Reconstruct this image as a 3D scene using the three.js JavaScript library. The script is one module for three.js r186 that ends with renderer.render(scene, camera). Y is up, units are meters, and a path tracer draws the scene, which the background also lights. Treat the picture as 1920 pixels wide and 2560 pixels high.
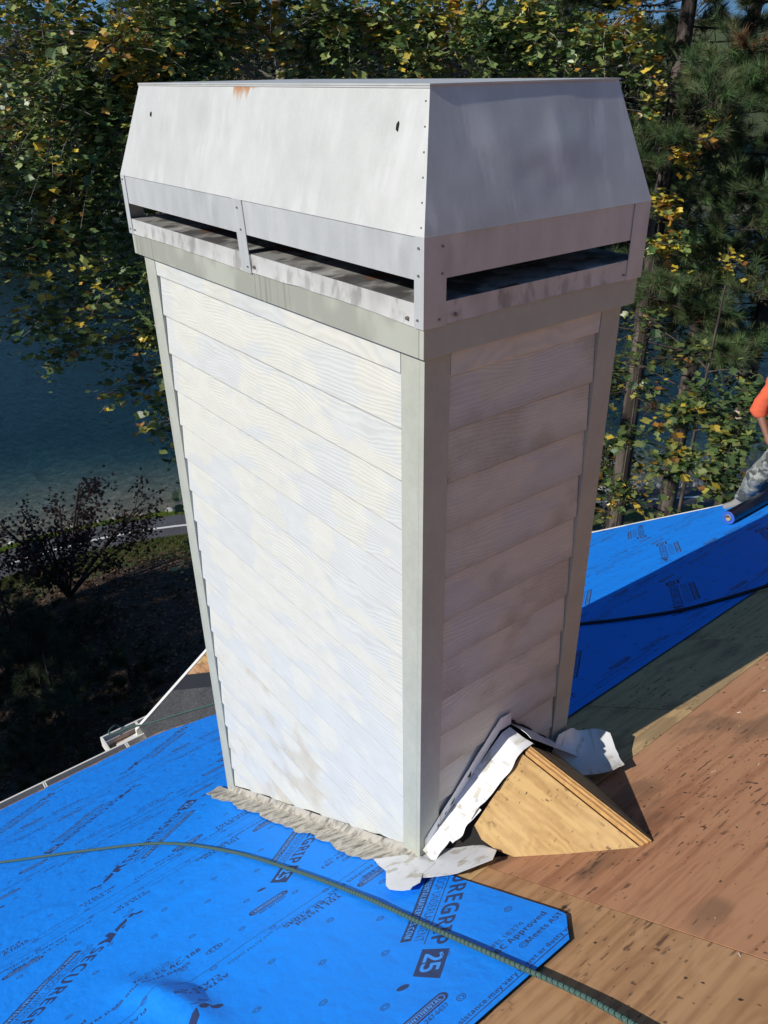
import * as THREE from 'three';
import { mergeGeometries, mergeVertices, toCreasedNormals } from 'three/addons/utils/BufferGeometryUtils.js';
import { RoundedBoxGeometry } from 'three/addons/geometries/RoundedBoxGeometry.js';
import { MarchingCubes } from 'three/addons/objects/MarchingCubes.js';

// X = down the roof slope (horizontal), Y = up, Z = along the eaves. The near bottom corner of the chimney is the origin.
const V3 = (x, y, z) => new THREE.Vector3(x, y, z);
const scene = new THREE.Scene();

// ---------------------------------------------------------------- camera
const camera = new THREE.PerspectiveCamera(65.57, 0.75, 0.05, 900);
camera.matrixAutoUpdate = true;
{
  const right = V3(-0.61543363, -0.01520585, 0.78804202), up = V3(0.37505282, 0.87371773, 0.30976234), back = V3(-0.69323649, 0.48619554, -0.53201228);
  camera.quaternion.setFromRotationMatrix(new THREE.Matrix4().makeBasis(right, up, back));
  camera.position.set(-1.5221, 2.6656, -1.3103);
}
scene.add(camera);

// ---------------------------------------------------------------- sky, sun, exposure
const SUN = V3(0.1036, 0.5388, -0.8359).normalize();
{
  const w = 256, h = 128, data = new Float32Array(w * h * 4);
  for (let j = 0; j < h; j++) for (let i = 0; i < w; i++) {
    const el = ((j + 0.5) / h - 0.5) * Math.PI, az = ((i + 0.5) / w - 0.5) * Math.PI * 2;
    const d = V3(Math.cos(el) * Math.cos(az), Math.sin(el), Math.cos(el) * Math.sin(az));
    const e = Math.max(0, d.y), k = Math.exp(-e * 3.6);
    const g = Math.pow(Math.max(0, d.dot(SUN)), 12) * 0.22;
    const o = (j * w + i) * 4;
    data[o] = 0.040 + 0.155 * k + g; data[o + 1] = 0.125 + 0.30 * k + g * 0.95; data[o + 2] = 0.33 + 0.40 * k + g * 0.85; data[o + 3] = 1;
    if (d.y < 0) { data[o] = 0.16; data[o + 1] = 0.19; data[o + 2] = 0.2; }
  }
  const sky = new THREE.DataTexture(data, w, h, THREE.RGBAFormat, THREE.FloatType);
  sky.mapping = THREE.EquirectangularReflectionMapping; sky.colorSpace = THREE.LinearSRGBColorSpace;
  sky.magFilter = sky.minFilter = THREE.LinearFilter; sky.needsUpdate = true;
  scene.background = sky; scene.environment = sky;
  scene.environmentIntensity = 0.74; scene.backgroundIntensity = 0.74;
}
const sun = new THREE.DirectionalLight(new THREE.Color(1, 0.965, 0.905), 4.2);
sun.position.copy(SUN).multiplyScalar(60); sun.castShadow = true;
sun.shadow.mapSize.set(2048, 2048); sun.shadow.radius = 1;
Object.assign(sun.shadow.camera, { left: -35, right: 35, top: 35, bottom: -35, near: 1, far: 160 });
scene.add(sun, sun.target);

// ---------------------------------------------------------------- helpers
function rng(seed) { let a = seed >>> 0; return () => { a |= 0; a = a + 0x6D2B79F5 | 0; let t = Math.imul(a ^ a >>> 15, 1 | a); t = t + Math.imul(t ^ t >>> 7, 61 | t) ^ t; return ((t ^ t >>> 14) >>> 0) / 4294967296; }; }
const hash = (x, y, z) => { let h = Math.imul(x, 374761393) ^ Math.imul(y, 668265263) ^ Math.imul(z, 1274126177); h = Math.imul(h ^ h >>> 13, 1274126177); return ((h ^ h >>> 16) >>> 0) / 4294967296; };
const sm = t => t * t * (3 - 2 * t), lerp = (a, b, t) => a + (b - a) * t, clamp = (x, a = 0, b = 1) => Math.min(b, Math.max(a, x));
const step = (a, b, x) => sm(clamp((x - a) / (b - a)));
function noise(x, y, z = 0, px = 0, py = 0) {
  const xi = Math.floor(x), yi = Math.floor(y), zi = Math.floor(z), fx = sm(x - xi), fy = sm(y - yi), fz = sm(z - zi);
  const w = (n, p) => p ? ((n % p) + p) % p : n;
  const h = (i, j, k) => hash(w(xi + i, px), w(yi + j, py), zi + k);
  const l = k => lerp(lerp(h(0, 0, k), h(1, 0, k), fx), lerp(h(0, 1, k), h(1, 1, k), fx), fy);
  return z === zi ? l(0) : lerp(l(0), l(1), fz);
}
function fbm(x, y, z = 0, oct = 4, px = 0, py = 0) { let s = 0, a = 0.5, n = 0; for (let o = 0; o < oct; o++) { s += a * noise(x, y, z + o * 17, px, py); n += a; x *= 2; y *= 2; px *= 2; py *= 2; a *= 0.5; } return s / n; }
const taken = new Map();
function numbered(n) { const k = taken.get(n) || 0; taken.set(n, k + 1); return k ? `${n}_${String(k).padStart(3, '0')}` : n; }
function thing(name, label, category, pos = [0, 0, 0], group) {
  const o = new THREE.Group(); o.name = numbered(name); o.position.set(...pos);
  o.userData = { label, category }; if (group) o.userData.group = group;
  scene.add(o); o.userData.base = undefined; delete o.userData.base; return o;
}
const originOf = o => { const p = V3(0, 0, 0); for (let q = o; q && q !== scene; q = q.parent) p.add(q.position); return p; };
function part(name, geo, mat, parent = scene, extra) {       // geo in world coordinates
  const g = Array.isArray(geo) ? (geo.length > 1 ? mergeGeometries(geo.map(x => { const y = x.index ? x.toNonIndexed() : x; for (const k of Object.keys(y.attributes)) if (!['position', 'normal', 'uv'].includes(k)) y.deleteAttribute(k); return y; })) : geo[0]) : geo;
  if (parent !== scene) { const p = originOf(parent); g.translate(-p.x, -p.y, -p.z); }
  const m = new THREE.Mesh(g, mat); m.name = parent === scene ? numbered(name) : name; m.castShadow = m.receiveShadow = true;
  if (extra) Object.assign(m.userData, extra);
  parent.add(m); return m;
}
const struct = (name, geo, mat) => part(name, geo, mat, scene, { kind: 'structure' });
function box(x0, x1, y0, y1, z0, z1, bevel = 0) {
  const w = x1 - x0, h = y1 - y0, d = z1 - z0;
  const g = bevel ? new RoundedBoxGeometry(w, h, d, 2, Math.min(bevel, w / 2.1, h / 2.1, d / 2.1)) : new THREE.BoxGeometry(w, h, d);
  g.translate((x0 + x1) / 2, (y0 + y1) / 2, (z0 + z1) / 2); metreUV(g); return g;
}
function metreUV(g, sc = 1) {                                   // box-projected uv in metres
  const G = g.index ? g : g; const p = G.attributes.position, n = G.attributes.normal, uv = new Float32Array(p.count * 2);
  for (let i = 0; i < p.count; i++) {
    const ax = Math.abs(n.getX(i)), ay = Math.abs(n.getY(i)), az = Math.abs(n.getZ(i));
    let u, v; if (ax >= ay && ax >= az) { u = p.getZ(i); v = p.getY(i); } else if (ay >= az) { u = p.getX(i); v = p.getZ(i); } else { u = p.getX(i); v = p.getY(i); }
    uv[2 * i] = u * sc; uv[2 * i + 1] = v * sc;
  }
  G.setAttribute('uv', new THREE.BufferAttribute(uv, 2)); return G;
}
// a plate: 2D outline -> front and back surfaces joined by an edge band
function slab(poly, front, back, uvf) {
  if (THREE.ShapeUtils.isClockWise(poly.map(p => new THREE.Vector2(...p)))) poly = [...poly].reverse();
  const c = poly.map(p => new THREE.Vector2(...p)), tris = THREE.ShapeUtils.triangulateShape(c, []);
  const F = poly.map(p => front(...p)), B = poly.map(p => back(...p)), U = poly.map(p => uvf(...p));
  const ctr = V3(0, 0, 0), ctb = V3(0, 0, 0); F.forEach(p => ctr.add(p)); B.forEach(p => ctb.add(p));
  const outward = ctr.clone().sub(ctb);
  const pos = [], uv = [];
  const tri = (a, b, d, ua, ub, ud) => { for (const p of [a, b, d]) pos.push(p.x, p.y, p.z); for (const q of [ua, ub, ud]) uv.push(q[0], q[1]); };
  const n0 = new THREE.Vector3().crossVectors(F[tris[0][1]].clone().sub(F[tris[0][0]]), F[tris[0][2]].clone().sub(F[tris[0][0]]));
  const flip = n0.dot(outward) < 0;
  for (const [a, b, d] of tris) {
    if (!flip) { tri(F[a], F[b], F[d], U[a], U[b], U[d]); tri(B[a], B[d], B[b], U[a], U[d], U[b]); }
    else { tri(F[a], F[d], F[b], U[a], U[d], U[b]); tri(B[a], B[b], B[d], U[a], U[b], U[d]); }
  }
  for (let i = 0; i < poly.length; i++) {
    const j = (i + 1) % poly.length, ub = [U[i][0], U[i][1] + 0.01], uj = [U[j][0], U[j][1] + 0.01];
    if (!flip) { tri(F[i], B[i], F[j], U[i], ub, U[j]); tri(F[j], B[i], B[j], U[j], ub, uj); }
    else { tri(F[i], F[j], B[i], U[i], U[j], ub); tri(F[j], B[j], B[i], U[j], uj, ub); }
  }
  const g = new THREE.BufferGeometry(); g.setAttribute('position', new THREE.Float32BufferAttribute(pos, 3)); g.setAttribute('uv', new THREE.Float32BufferAttribute(uv, 2)); g.computeVertexNormals(); return g;
}
// a curved sheet with thickness: P(i,j) on an (n+1)x(m+1) grid, normals offset by t
function sheet(n, m, P, t, uvf, keep) {
  const pts = [], nor = [], idx = (i, j) => i * (m + 1) + j;
  for (let i = 0; i <= n; i++) for (let j = 0; j <= m; j++) pts.push(P(i / n, j / m));
  for (let i = 0; i <= n; i++) for (let j = 0; j <= m; j++) {
    const a = pts[idx(Math.min(n, i + 1), j)].clone().sub(pts[idx(Math.max(0, i - 1), j)]), b = pts[idx(i, Math.min(m, j + 1))].clone().sub(pts[idx(i, Math.max(0, j - 1))]);
    nor.push(b.cross(a).normalize());
  }
  const top = pts, bot = pts.map((p, i) => p.clone().addScaledVector(nor[i], -t)), pos = [], uv = [];
  for (const L of [top, bot]) for (let i = 0; i <= n; i++) for (let j = 0; j <= m; j++) { const p = L[idx(i, j)]; pos.push(p.x, p.y, p.z); uv.push(...uvf(i / n, j / m, p)); }
  const N = pts.length, ix = [], on = (i, j) => i >= 0 && j >= 0 && i < n && j < m && (!keep || keep((i + 0.5) / n, (j + 0.5) / m));
  for (let i = 0; i < n; i++) for (let j = 0; j < m; j++) if (on(i, j)) {
    const a = idx(i, j), b = idx(i + 1, j), c = idx(i + 1, j + 1), d = idx(i, j + 1);
    ix.push(a, d, b, b, d, c, N + a, N + b, N + d, N + b, N + c, N + d);
    const wall = (p, q) => ix.push(p, q, N + p, q, N + q, N + p);
    if (!on(i - 1, j)) wall(d, a); if (!on(i + 1, j)) wall(b, c); if (!on(i, j - 1)) wall(a, b); if (!on(i, j + 1)) wall(c, d);
  }
  const g = new THREE.BufferGeometry(); g.setAttribute('position', new THREE.Float32BufferAttribute(pos, 3)); g.setAttribute('uv', new THREE.Float32BufferAttribute(uv, 2)); g.setIndex(ix);
  return toCreasedNormals(g, 0.7);
}
function tube(pts, r0, r1 = r0, sides = 8, seg = 0) {
  const c = pts.length > 2 ? new THREE.CatmullRomCurve3(pts) : new THREE.LineCurve3(pts[0], pts[1]);
  const n = seg || Math.max(2, pts.length * 3), g = new THREE.TubeGeometry(c, n, 1, sides, false), p = g.attributes.position;
  for (let i = 0; i <= n; i++) { const o = c.getPointAt(i / n), r = typeof r0 === 'function' ? r0(i / n) : lerp(r0, r1, i / n); for (let j = 0; j <= sides; j++) { const k = i * (sides + 1) + j, q = V3(p.getX(k), p.getY(k), p.getZ(k)).sub(o).multiplyScalar(r).add(o); p.setXYZ(k, q.x, q.y, q.z); } }
  const L = c.getLength(), uv = g.attributes.uv; for (let i = 0; i < uv.count; i++) uv.setXY(i, uv.getX(i) * L, uv.getY(i));
  return g;
}
// light-weight tapered limb for trees
function limb(out, a, b, c, r0, r1, sides = 6, n = 6) {
  const pos = out.pos, ix = out.ix, base = pos.length / 3, p = V3(0, 0, 0), q = V3(0, 0, 0), at = (t, o) => o.set(0, 0, 0).addScaledVector(a, (1 - t) * (1 - t)).addScaledVector(b, 2 * t * (1 - t)).addScaledVector(c, t * t);
  const u = V3(0, 0, 0), v = V3(0, 0, 0), d = V3(0, 0, 0);
  for (let i = 0; i <= n; i++) {
    const t = i / n; at(t, p); at(Math.min(1, t + 0.05), q); at(Math.max(0, t - 0.05), d); d.subVectors(q, d).normalize();
    u.set(Math.abs(d.y) > 0.9 ? 1 : 0, Math.abs(d.y) > 0.9 ? 0 : 1, 0).cross(d).normalize(); v.crossVectors(d, u);
    const r = lerp(r0, r1, t);
    for (let k = 0; k < sides; k++) { const th = k / sides * Math.PI * 2, cs = Math.cos(th) * r, sn = Math.sin(th) * r; pos.push(p.x + u.x * cs + v.x * sn, p.y + u.y * cs + v.y * sn, p.z + u.z * cs + v.z * sn); out.uv.push(k / sides, t * 3); }
  }
  for (let i = 0; i < n; i++) for (let k = 0; k < sides; k++) { const A = base + i * sides + k, B = base + i * sides + (k + 1) % sides, C = A + sides, D = B + sides; ix.push(A, C, B, B, C, D); }
}
const limbs = () => ({ pos: [], ix: [], uv: [] });
function limbGeo(o) { const g = new THREE.BufferGeometry(); g.setAttribute('position', new THREE.Float32BufferAttribute(o.pos, 3)); g.setAttribute('uv', new THREE.Float32BufferAttribute(o.uv, 2)); g.setIndex(o.ix); g.computeVertexNormals(); return g; }

// textures
function dtex(w, h, fn, srgb = true) {
  const d = new Uint8Array(w * h * 4);
  for (let j = 0; j < h; j++) for (let i = 0; i < w; i++) { const c = fn(i / w, j / h), o = (j * w + i) * 4; d[o] = clamp(c[0]) * 255; d[o + 1] = clamp(c[1]) * 255; d[o + 2] = clamp(c[2]) * 255; d[o + 3] = 255; }
  return wrapT(new THREE.DataTexture(d, w, h, THREE.RGBAFormat), srgb);
}
function wrapT(t, srgb) { t.wrapS = t.wrapT = THREE.RepeatWrapping; t.magFilter = THREE.LinearFilter; t.minFilter = THREE.LinearFilter; if (srgb) t.colorSpace = THREE.SRGBColorSpace; t.needsUpdate = true; return t; }
const g3 = v => [v, v, v];
const mix3 = (a, b, t) => [lerp(a[0], b[0], t), lerp(a[1], b[1], t), lerp(a[2], b[2], t)];
const std = o => new THREE.MeshStandardMaterial({ roughness: 0.8, metalness: 0, ...o });

// ---------------------------------------------------------------- roof frame
const PITCH = 0.667, RC = 0.83193, RS_ = 0.5549;               // cos and sin of the pitch
const roofP = (s, v, h = 0) => V3(s * RC + h * RS_, -s * RS_ + h * RC, v);
const WV = -2.97 - 0.667 * 0.33;                                // wing slope: y = WV + 0.667 z

// ================================================================ materials
const M = {};
{ // embossed cedar siding: one texture per board
  const grain = (x, y, sd) => { const n = fbm(x * 5.5, y * 1.3 + sd * 7.7, sd, 2), w = fbm(x * 26, y * 6, sd + 3, 2); return Math.sin((n * 17 + w * 2.4 + y * 30) * Math.PI); };
  M.siding = []; M.sidingStained = []; M.sidingDirty = [];
  for (let k = 0; k < 3; k++) {
    const bump = dtex(1536, 128, (x, y) => g3(0.55 + 0.42 * grain(x, y, k) * (0.45 + 0.55 * noise(x * 12, y * 3, k))), false);
    const col = (mode) => dtex(1024, 128, (x, y) => {
      const g = grain(x, y, k) * (0.3 + 0.7 * noise(x * 12, y * 3, k));
      const p = step(0.50, 0.60, fbm(x * 13 + k * 3, y * 1.8 + k, 5, 4)) * (0.6 + 0.4 * noise(x * 200, y * 30, 3)), q = fbm(x * 30, y * 6, 9 + k, 3);
      let c = mix3([0.808, 0.817, 0.800], [0.842, 0.837, 0.788], p);
      c = c.map(v => v - 0.02 * (q - 0.5) * 2 - (g > 0 ? 0.03 * g : 0));
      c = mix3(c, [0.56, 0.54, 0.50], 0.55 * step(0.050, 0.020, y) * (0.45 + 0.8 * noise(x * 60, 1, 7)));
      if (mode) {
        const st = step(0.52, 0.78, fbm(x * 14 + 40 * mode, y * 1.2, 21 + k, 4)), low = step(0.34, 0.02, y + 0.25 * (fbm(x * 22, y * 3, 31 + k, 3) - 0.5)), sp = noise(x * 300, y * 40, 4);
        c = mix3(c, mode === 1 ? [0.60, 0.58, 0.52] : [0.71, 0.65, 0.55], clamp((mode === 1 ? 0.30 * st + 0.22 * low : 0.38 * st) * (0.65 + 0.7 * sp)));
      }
      return c;
    });
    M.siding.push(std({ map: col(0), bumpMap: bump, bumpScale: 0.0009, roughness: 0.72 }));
    M.sidingStained.push(std({ map: col(1), bumpMap: bump, bumpScale: 0.0016, roughness: 0.75 }));  // same paint with grime streaks, heavier along the lower edge
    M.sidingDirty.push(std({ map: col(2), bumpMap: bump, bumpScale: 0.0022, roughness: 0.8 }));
  }
}
{
  const t = dtex(512, 512, (x, y) => { const a = fbm(x * 6, y * 6, 2, 4, 6, 6), b = fbm(x * 40, y * 40, 8, 2, 40, 40); const v = 0.71 + 0.05 * (a - 0.5) + 0.03 * (b - 0.5); return [v * 0.985, v, v * 0.93]; });
  M.trim = std({ map: t, roughness: 0.7 });
  const tb = dtex(1024, 256, (x, y) => {                         // weathered fascia: rain streaks with an outline of their own
    const a = fbm(x * 8, y * 4, 2, 4, 8, 4), s = step(0.60, 0.86, fbm(x * 90, y * 1.2, 6, 3, 90, 0)) * step(0.35, 0.65, noise(x * 7, 0.5, 3, 7)), b = step(0.5, 0.64, fbm(x * 5, y * 3, 14, 4, 5, 3));
    const v = 0.69 + 0.05 * (a - 0.5); let c = [v * 0.985, v, v * 0.925]; c = mix3(c, [0.59, 0.595, 0.55], 0.75 * b); return mix3(c, [0.36, 0.35, 0.33], 0.6 * s);
  });
  M.band = std({ map: tb, roughness: 0.75 });
}
{ // painted galvanised sheet
  const metal = (base, drip, amt, sd) => dtex(1024, 1024, (x, y) => {
    const st = fbm(x * 70, y * 4, sd, 3, 70, 4), big = fbm(x * 5, y * 3, sd + 5, 4, 5, 3), mot = fbm(x * 22, y * 16, sd + 7, 4, 22, 16), d = step(0.50, 0.72, 0.6 * fbm(x * 26, y * 4.5 + 3, sd + 9, 4, 26, 0) + 0.4 * fbm(x * 18, y * 12, sd + 15, 4, 18, 12)) * step(0.35, 0.6, noise(x * 6, y * 5, sd + 2, 6, 5)), sp = noise(x * 260, y * 260, sd + 3);
    return mix3(base.map(v => v + 0.02 * (st - 0.5) + 0.09 * (big - 0.5) + 0.05 * (mot - 0.5) + 0.02 * (sp - 0.5)), drip, amt * d);
  });
  M.hood = std({ map: metal([0.79, 0.795, 0.78], [0.85, 0.852, 0.84], 0.6, 3), roughness: 0.5, metalness: 0.15 });
  { const base = M.hood.map; const rust = metal([0.79, 0.795, 0.78], [0.85, 0.852, 0.84], 0.6, 3), d = rust.image.data; for (let j = 0; j < 1024; j++) for (let i = 0; i < 1024; i++) { const x = i / 1024, y = j / 1024, dx = Math.abs(x - 0.945), k = 0.85 * step(Math.min(0.318, 0.268 + 0.6 * dx + 0.05 * (noise(x * 130, 2, 3) - 0.3)), 0.326, y) * step(0.13, 0.03, dx) * (y < 0.34 ? 1 : 0) * (0.4 + 0.8 * fbm(x * 120, y * 40, 5, 3)); if (k > 0.01) { const o = (j * 1024 + i) * 4, c = [176, 104, 52]; for (let q = 0; q < 3; q++) d[o + q] = lerp(d[o + q], c[q], clamp(k)); } } M.hood.map = rust; }
  M.hoodPanel = std({ map: metal([0.768, 0.780, 0.777], [0.83, 0.84, 0.835], 0.6, 13), roughness: 0.48, metalness: 0.2 });
  M.hoodStreaked = std({ map: metal([0.785, 0.793, 0.785], [0.87, 0.875, 0.865], 0.85, 23), roughness: 0.5, metalness: 0.15 });  // same metal as the hood, with more pale drip streaks
  M.cover = std({ roughness: 0.6, metalness: 0.2, map: dtex(1024, 512, (x, y) => {
    const a = fbm(x * 24, y * 12, 4, 4, 24, 12), b = fbm(x * 7, y * 5, 9, 3, 7, 5), d = step(0.52, 0.72, fbm(x * 34, y * 17, 12, 4, 34, 17));
    return mix3([0.80 + 0.1 * (a - 0.5), 0.80 + 0.1 * (a - 0.5), 0.785 + 0.1 * (a - 0.5)], [0.50, 0.49, 0.47], clamp(0.36 * d + 0.3 * step(0.55, 0.75, b)));
  }) });
  M.coverTop = std({ roughness: 0.85, map: dtex(1024, 512, (x, y) => {
    const a = fbm(x * 22, y * 20, 4, 5, 22, 20), b = fbm(x * 6, y * 5, 19, 4, 6, 5), r = step(0.66, 0.69, fbm(x * 9 + 0.3, y * 7, 33, 3, 9, 7));
    let c = mix3([0.56, 0.55, 0.53], [0.30, 0.29, 0.28], step(0.42, 0.68, a * 0.6 + b * 0.5)); c = mix3(c, [0.72, 0.72, 0.70], 0.6 * step(0.6, 0.72, fbm(x * 18, y * 8, 45, 3, 18, 8))); return mix3(c, [0.42, 0.27, 0.17], r);
  }) });
  M.rust = std({ color: 0x9a5a28, roughness: 0.9 });
  M.screw = std({ color: 0x8d877c, roughness: 0.45, metalness: 0.6 });
  M.flash = std({ roughness: 0.4, metalness: 0.1, map: dtex(512, 512, (x, y) => { const a = fbm(x * 7, y * 7, 3, 4, 7, 7), d = step(0.58, 0.72, fbm(x * 12, y * 12, 8, 4, 12, 12)), sc = step(0.8, 0.86, noise(x * 90, y * 9, 2, 90, 9)); return mix3(g3(0.90 + 0.05 * (a - 0.5)), [0.66, 0.61, 0.52], clamp(0.5 * d + 0.3 * sc)); }) });
  M.flashDirty = std({ roughness: 0.6, metalness: 0.1, map: dtex(512, 512, (x, y) => { const a = fbm(x * 26, y * 8, 3, 4, 26, 8), d = fbm(x * 5, y * 5, 8, 4, 5, 5); const e = fbm(x * 30 + y * 14, y * 5, 5, 4); return mix3([0.77, 0.745, 0.69], [0.36, 0.345, 0.32], clamp(1.5 * (e - 0.48) + 0.8 * (a - 0.45) + 1.1 * (d - 0.45))); }) });
  M.tar = std({ color: 0x1b1a1a, roughness: 0.95 });  // near-black for the strip that mimics gap shadow and dirt above the saddle
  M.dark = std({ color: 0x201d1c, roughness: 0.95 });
}
{ // plywood
  const ply = (base, dark, lite, sd, stain) => dtex(1024, 512, (x, y) => {
    const n = fbm(x * 3.2, y * 5, sd, 4), r = Math.sin((n * 26 + fbm(x * 60, y * 60, sd + 2, 2) * 1.2) * Math.PI) * 0.5 + 0.5, f = fbm(x * 14, y * 140, sd + 4, 3), b = fbm(x * 5, y * 4, sd + 7, 4);
    const st = fbm(x * 5, y * 46, sd + 21, 4), fl = fbm(x * 2.2, y * 3.4, sd + 25, 3); let c = mix3(base, dark, clamp(0.22 * r * (0.4 + b) + 0.45 * (f - 0.45) + 1.1 * (st - 0.5) + 0.7 * (fl - 0.5)));
    c = mix3(c, lite, clamp(1.2 * (b - 0.5)));
    const k = step(0.66, 0.80, fbm(x * 46, y * 70, sd + 11, 4)) * step(0.35, 0.7, noise(x * 9, y * 7, sd + 12)), t = step(0.86, 0.95, noise(x * 150, y * 110, sd + 13)) * step(0.3, 0.7, noise(x * 13, y * 9, sd + 14)), w = step(0.60, 0.75, fbm(x * 7, y * 6, sd + 17, 4));
    c = mix3(c, [0.24, 0.17, 0.12], clamp(stain * (0.62 * k + 0.7 * t))); const nx = (x * 6 + 0.02) % 1, ny = (y * 8 + 0.3 * Math.floor(x * 6)) % 1, nail = nx < 0.035 && Math.hypot((nx - 0.014) * 0.407, (ny - 0.5) * 0.1525) < 0.0042 + 0.003 * hash(Math.floor(x * 6), Math.floor(y * 8), sd) && hash(Math.floor(y * 8), Math.floor(x * 6), sd + 1) > 0.25;
    if (nail) c = mix3(c, [0.16, 0.12, 0.1], 0.85); return mix3(c, [0.33, 0.26, 0.2], 0.35 * stain * w);
  });
  M.plyBrown = std({ map: ply([0.735, 0.53, 0.385], [0.55, 0.355, 0.24], [0.81, 0.64, 0.48], 3, 1), roughness: 0.85 });
  M.plyTan = std({ map: ply([0.74, 0.565, 0.395], [0.55, 0.38, 0.24], [0.80, 0.64, 0.47], 31, 0.9), roughness: 0.85 });
  M.plyGrey = std({ map: ply([0.80, 0.67, 0.475], [0.60, 0.47, 0.31], [0.86, 0.74, 0.55], 51, 0.8), roughness: 0.85 });
  M.plyGold = std({ map: ply([0.775, 0.635, 0.415], [0.57, 0.42, 0.24], [0.84, 0.715, 0.51], 71, 0.9), roughness: 0.8 });
  M.plyEdge = std({ map: dtex(512, 64, (x, y) => { const b = y * 5 + 0.35 * (noise(x * 18, y * 2, 2) - 0.5); return mix3([0.83, 0.655, 0.41], [0.55, 0.38, 0.21], (Math.floor(b) % 2 ? 0.75 : 0.1) + 0.5 * (fbm(x * 70, y * 9, 4, 3) - 0.5)); }), roughness: 0.85 });
  M.shingle = std({ roughness: 0.95, map: dtex(512, 512, (x, y) => { const a = noise(x * 180, y * 180, 2, 180, 180), b = fbm(x * 8, y * 8, 5, 3, 8, 8); const v = 0.27 + 0.16 * (a - 0.5) + 0.06 * (b - 0.5); return [v, v * 1.0, v * 1.02]; }) });
  M.white = std({ color: 0xe9e5dc, roughness: 0.45 });
  M.wall = std({ color: 0xb9b5a8, roughness: 0.85 });
  M.gutterIn = std({ roughness: 0.9, map: dtex(256, 256, (x, y) => { const a = fbm(x * 20, y * 20, 2, 4, 20, 20); return mix3([0.16, 0.15, 0.15], [0.33, 0.27, 0.2], step(0.5, 0.7, a)); }) });
}
{ // printed synthetic underlayment; canvas x = down-slope (1.22 m), y = along the eaves (1.3 m)
  const W = 1536, H = 1536, cv = document.createElement('canvas'); cv.width = W; cv.height = H; const c = cv.getContext('2d'), px = W / 1.22, r = rng(5);
  c.fillStyle = '#008cfa'; c.fillRect(0, 0, W, H);
  for (let i = 0; i < 9000; i++) { c.strokeStyle = r() < 0.5 ? 'rgba(0,96,215,0.10)' : 'rgba(50,165,255,0.10)'; c.lineWidth = 1 + r() * 2.5; const x = r() * W, y = r() * H, a = r() * Math.PI, l = 8 + r() * 26; c.beginPath(); c.moveTo(x, y); c.lineTo(x + Math.cos(a) * l, y + Math.sin(a) * l); c.stroke(); }
  const ink = '#2a3d6b', at = (s, v, rot, fn) => { for (const dy of [-H, 0, H]) { c.save(); c.translate(s * px, v * px + dy); c.rotate(rot); c.scale(px, px); fn(); c.restore(); } };
  const text = (t, x, y, h, bold = true, col = ink, len = 0) => { c.save(); c.translate(x, y); c.font = `${bold ? 'bold ' : ''}100px sans-serif`; const k = h / 72, w = c.measureText(t).width * k; c.scale(len ? k * len / w : k, k); c.fillStyle = col; c.fillText(t, 0, 0); c.restore(); };
  // big diagonal print: reads towards (-s,-v)
  at(0.77, 0.9, Math.PI + Math.atan2(0.77, 0.64), () => {
    text('SECUREGRIP', 0.0, 0, 0.064, true, ink, 0.575);
    c.fillStyle = ink;                                                   // striding emblem before the word
    for (const q of [[[-0.01, -0.075], [-0.075, -0.06], [-0.10, 0.0], [-0.075, 0.005], [-0.055, -0.03], [-0.03, 0.0], [-0.01, 0.0], [-0.025, -0.04]], [[-0.085, -0.055], [-0.17, -0.045], [-0.20, -0.02], [-0.155, -0.015], [-0.11, -0.02]], [[-0.10, -0.075], [-0.135, -0.07], [-0.12, -0.055]]]) { c.beginPath(); q.forEach((p, i) => i ? c.lineTo(p[0], p[1]) : c.moveTo(p[0], p[1])); c.fill(); }
    c.beginPath(); c.arc(-0.215, -0.035, 0.014, 0, 7); c.fill();
    c.lineWidth = 0.006; c.strokeStyle = ink; c.beginPath(); c.arc(-0.18, -0.03, 0.05, 2.2, 4.0); c.stroke();
    c.fillStyle = ink; c.beginPath(); c.moveTo(0.60, -0.078); c.lineTo(0.735, -0.078); c.lineTo(0.705, 0.018); c.lineTo(0.583, 0.018); c.fill();
    text('25', 0.606, 0.002, 0.066, true, '#3f9bfa', 0.092);
    c.fillStyle = ink; c.fillRect(0.0, 0.016, 0.56, 0.004);
    text('SYNTHETIC ROOF UNDERLAYMENT', -0.03, 0.060, 0.033, false, ink, 0.57);
    c.fillRect(0.0, 0.072, 0.53, 0.040);
    text('WWW.CONTINENTALMATERIALS.COM', 0.012, 0.103, 0.024, true, '#4aa0fa', 0.505);
  });
  // lap lines near each edge with small print beside them
  c.strokeStyle = ink; c.lineWidth = 5;
  for (const s of [0.02, 1.14]) { c.beginPath(); c.moveTo(s * px, 0); c.lineTo(s * px, H); c.stroke(); }
  const along = (t, s, v, h, bold, flip) => at(s, v, flip ? -Math.PI / 2 : Math.PI / 2, () => text(t, 0, 0, h, bold));
  along('Be aware that slip resistance may vary in wet or dusty weather', 0.03, 0.05, 0.018, true); along('PLASTIC CAP NAILS / ROOFING NAILS', 0.985 + 0.12, 0.95, 0.020, true, true);
  along('Meets ASTM D226 and ASTM D4869', 0.10, 0.62, 0.022, true); along('FBC Approved', 0.15, 0.52, 0.025, true); along('#FL18374', 0.185, 0.55, 0.022, false);
  along('ICC-ES AC-188', 0.145, 0.93, 0.028, true); along('REQUIREMENTS OF', 0.18, 0.95, 0.014, false); along('MEETS THE', 0.2, 0.98, 0.014, false);
  along('TDI Listed', 1.05, 0.48, 0.03, true, true); along('CCRR #1045', 1.085, 0.48, 0.03, true, true);
  along('ASTM E108', 1.04, 1.22, 0.026, true, true); along('CLASS A', 1.072, 1.20, 0.026, true, true);
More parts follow.
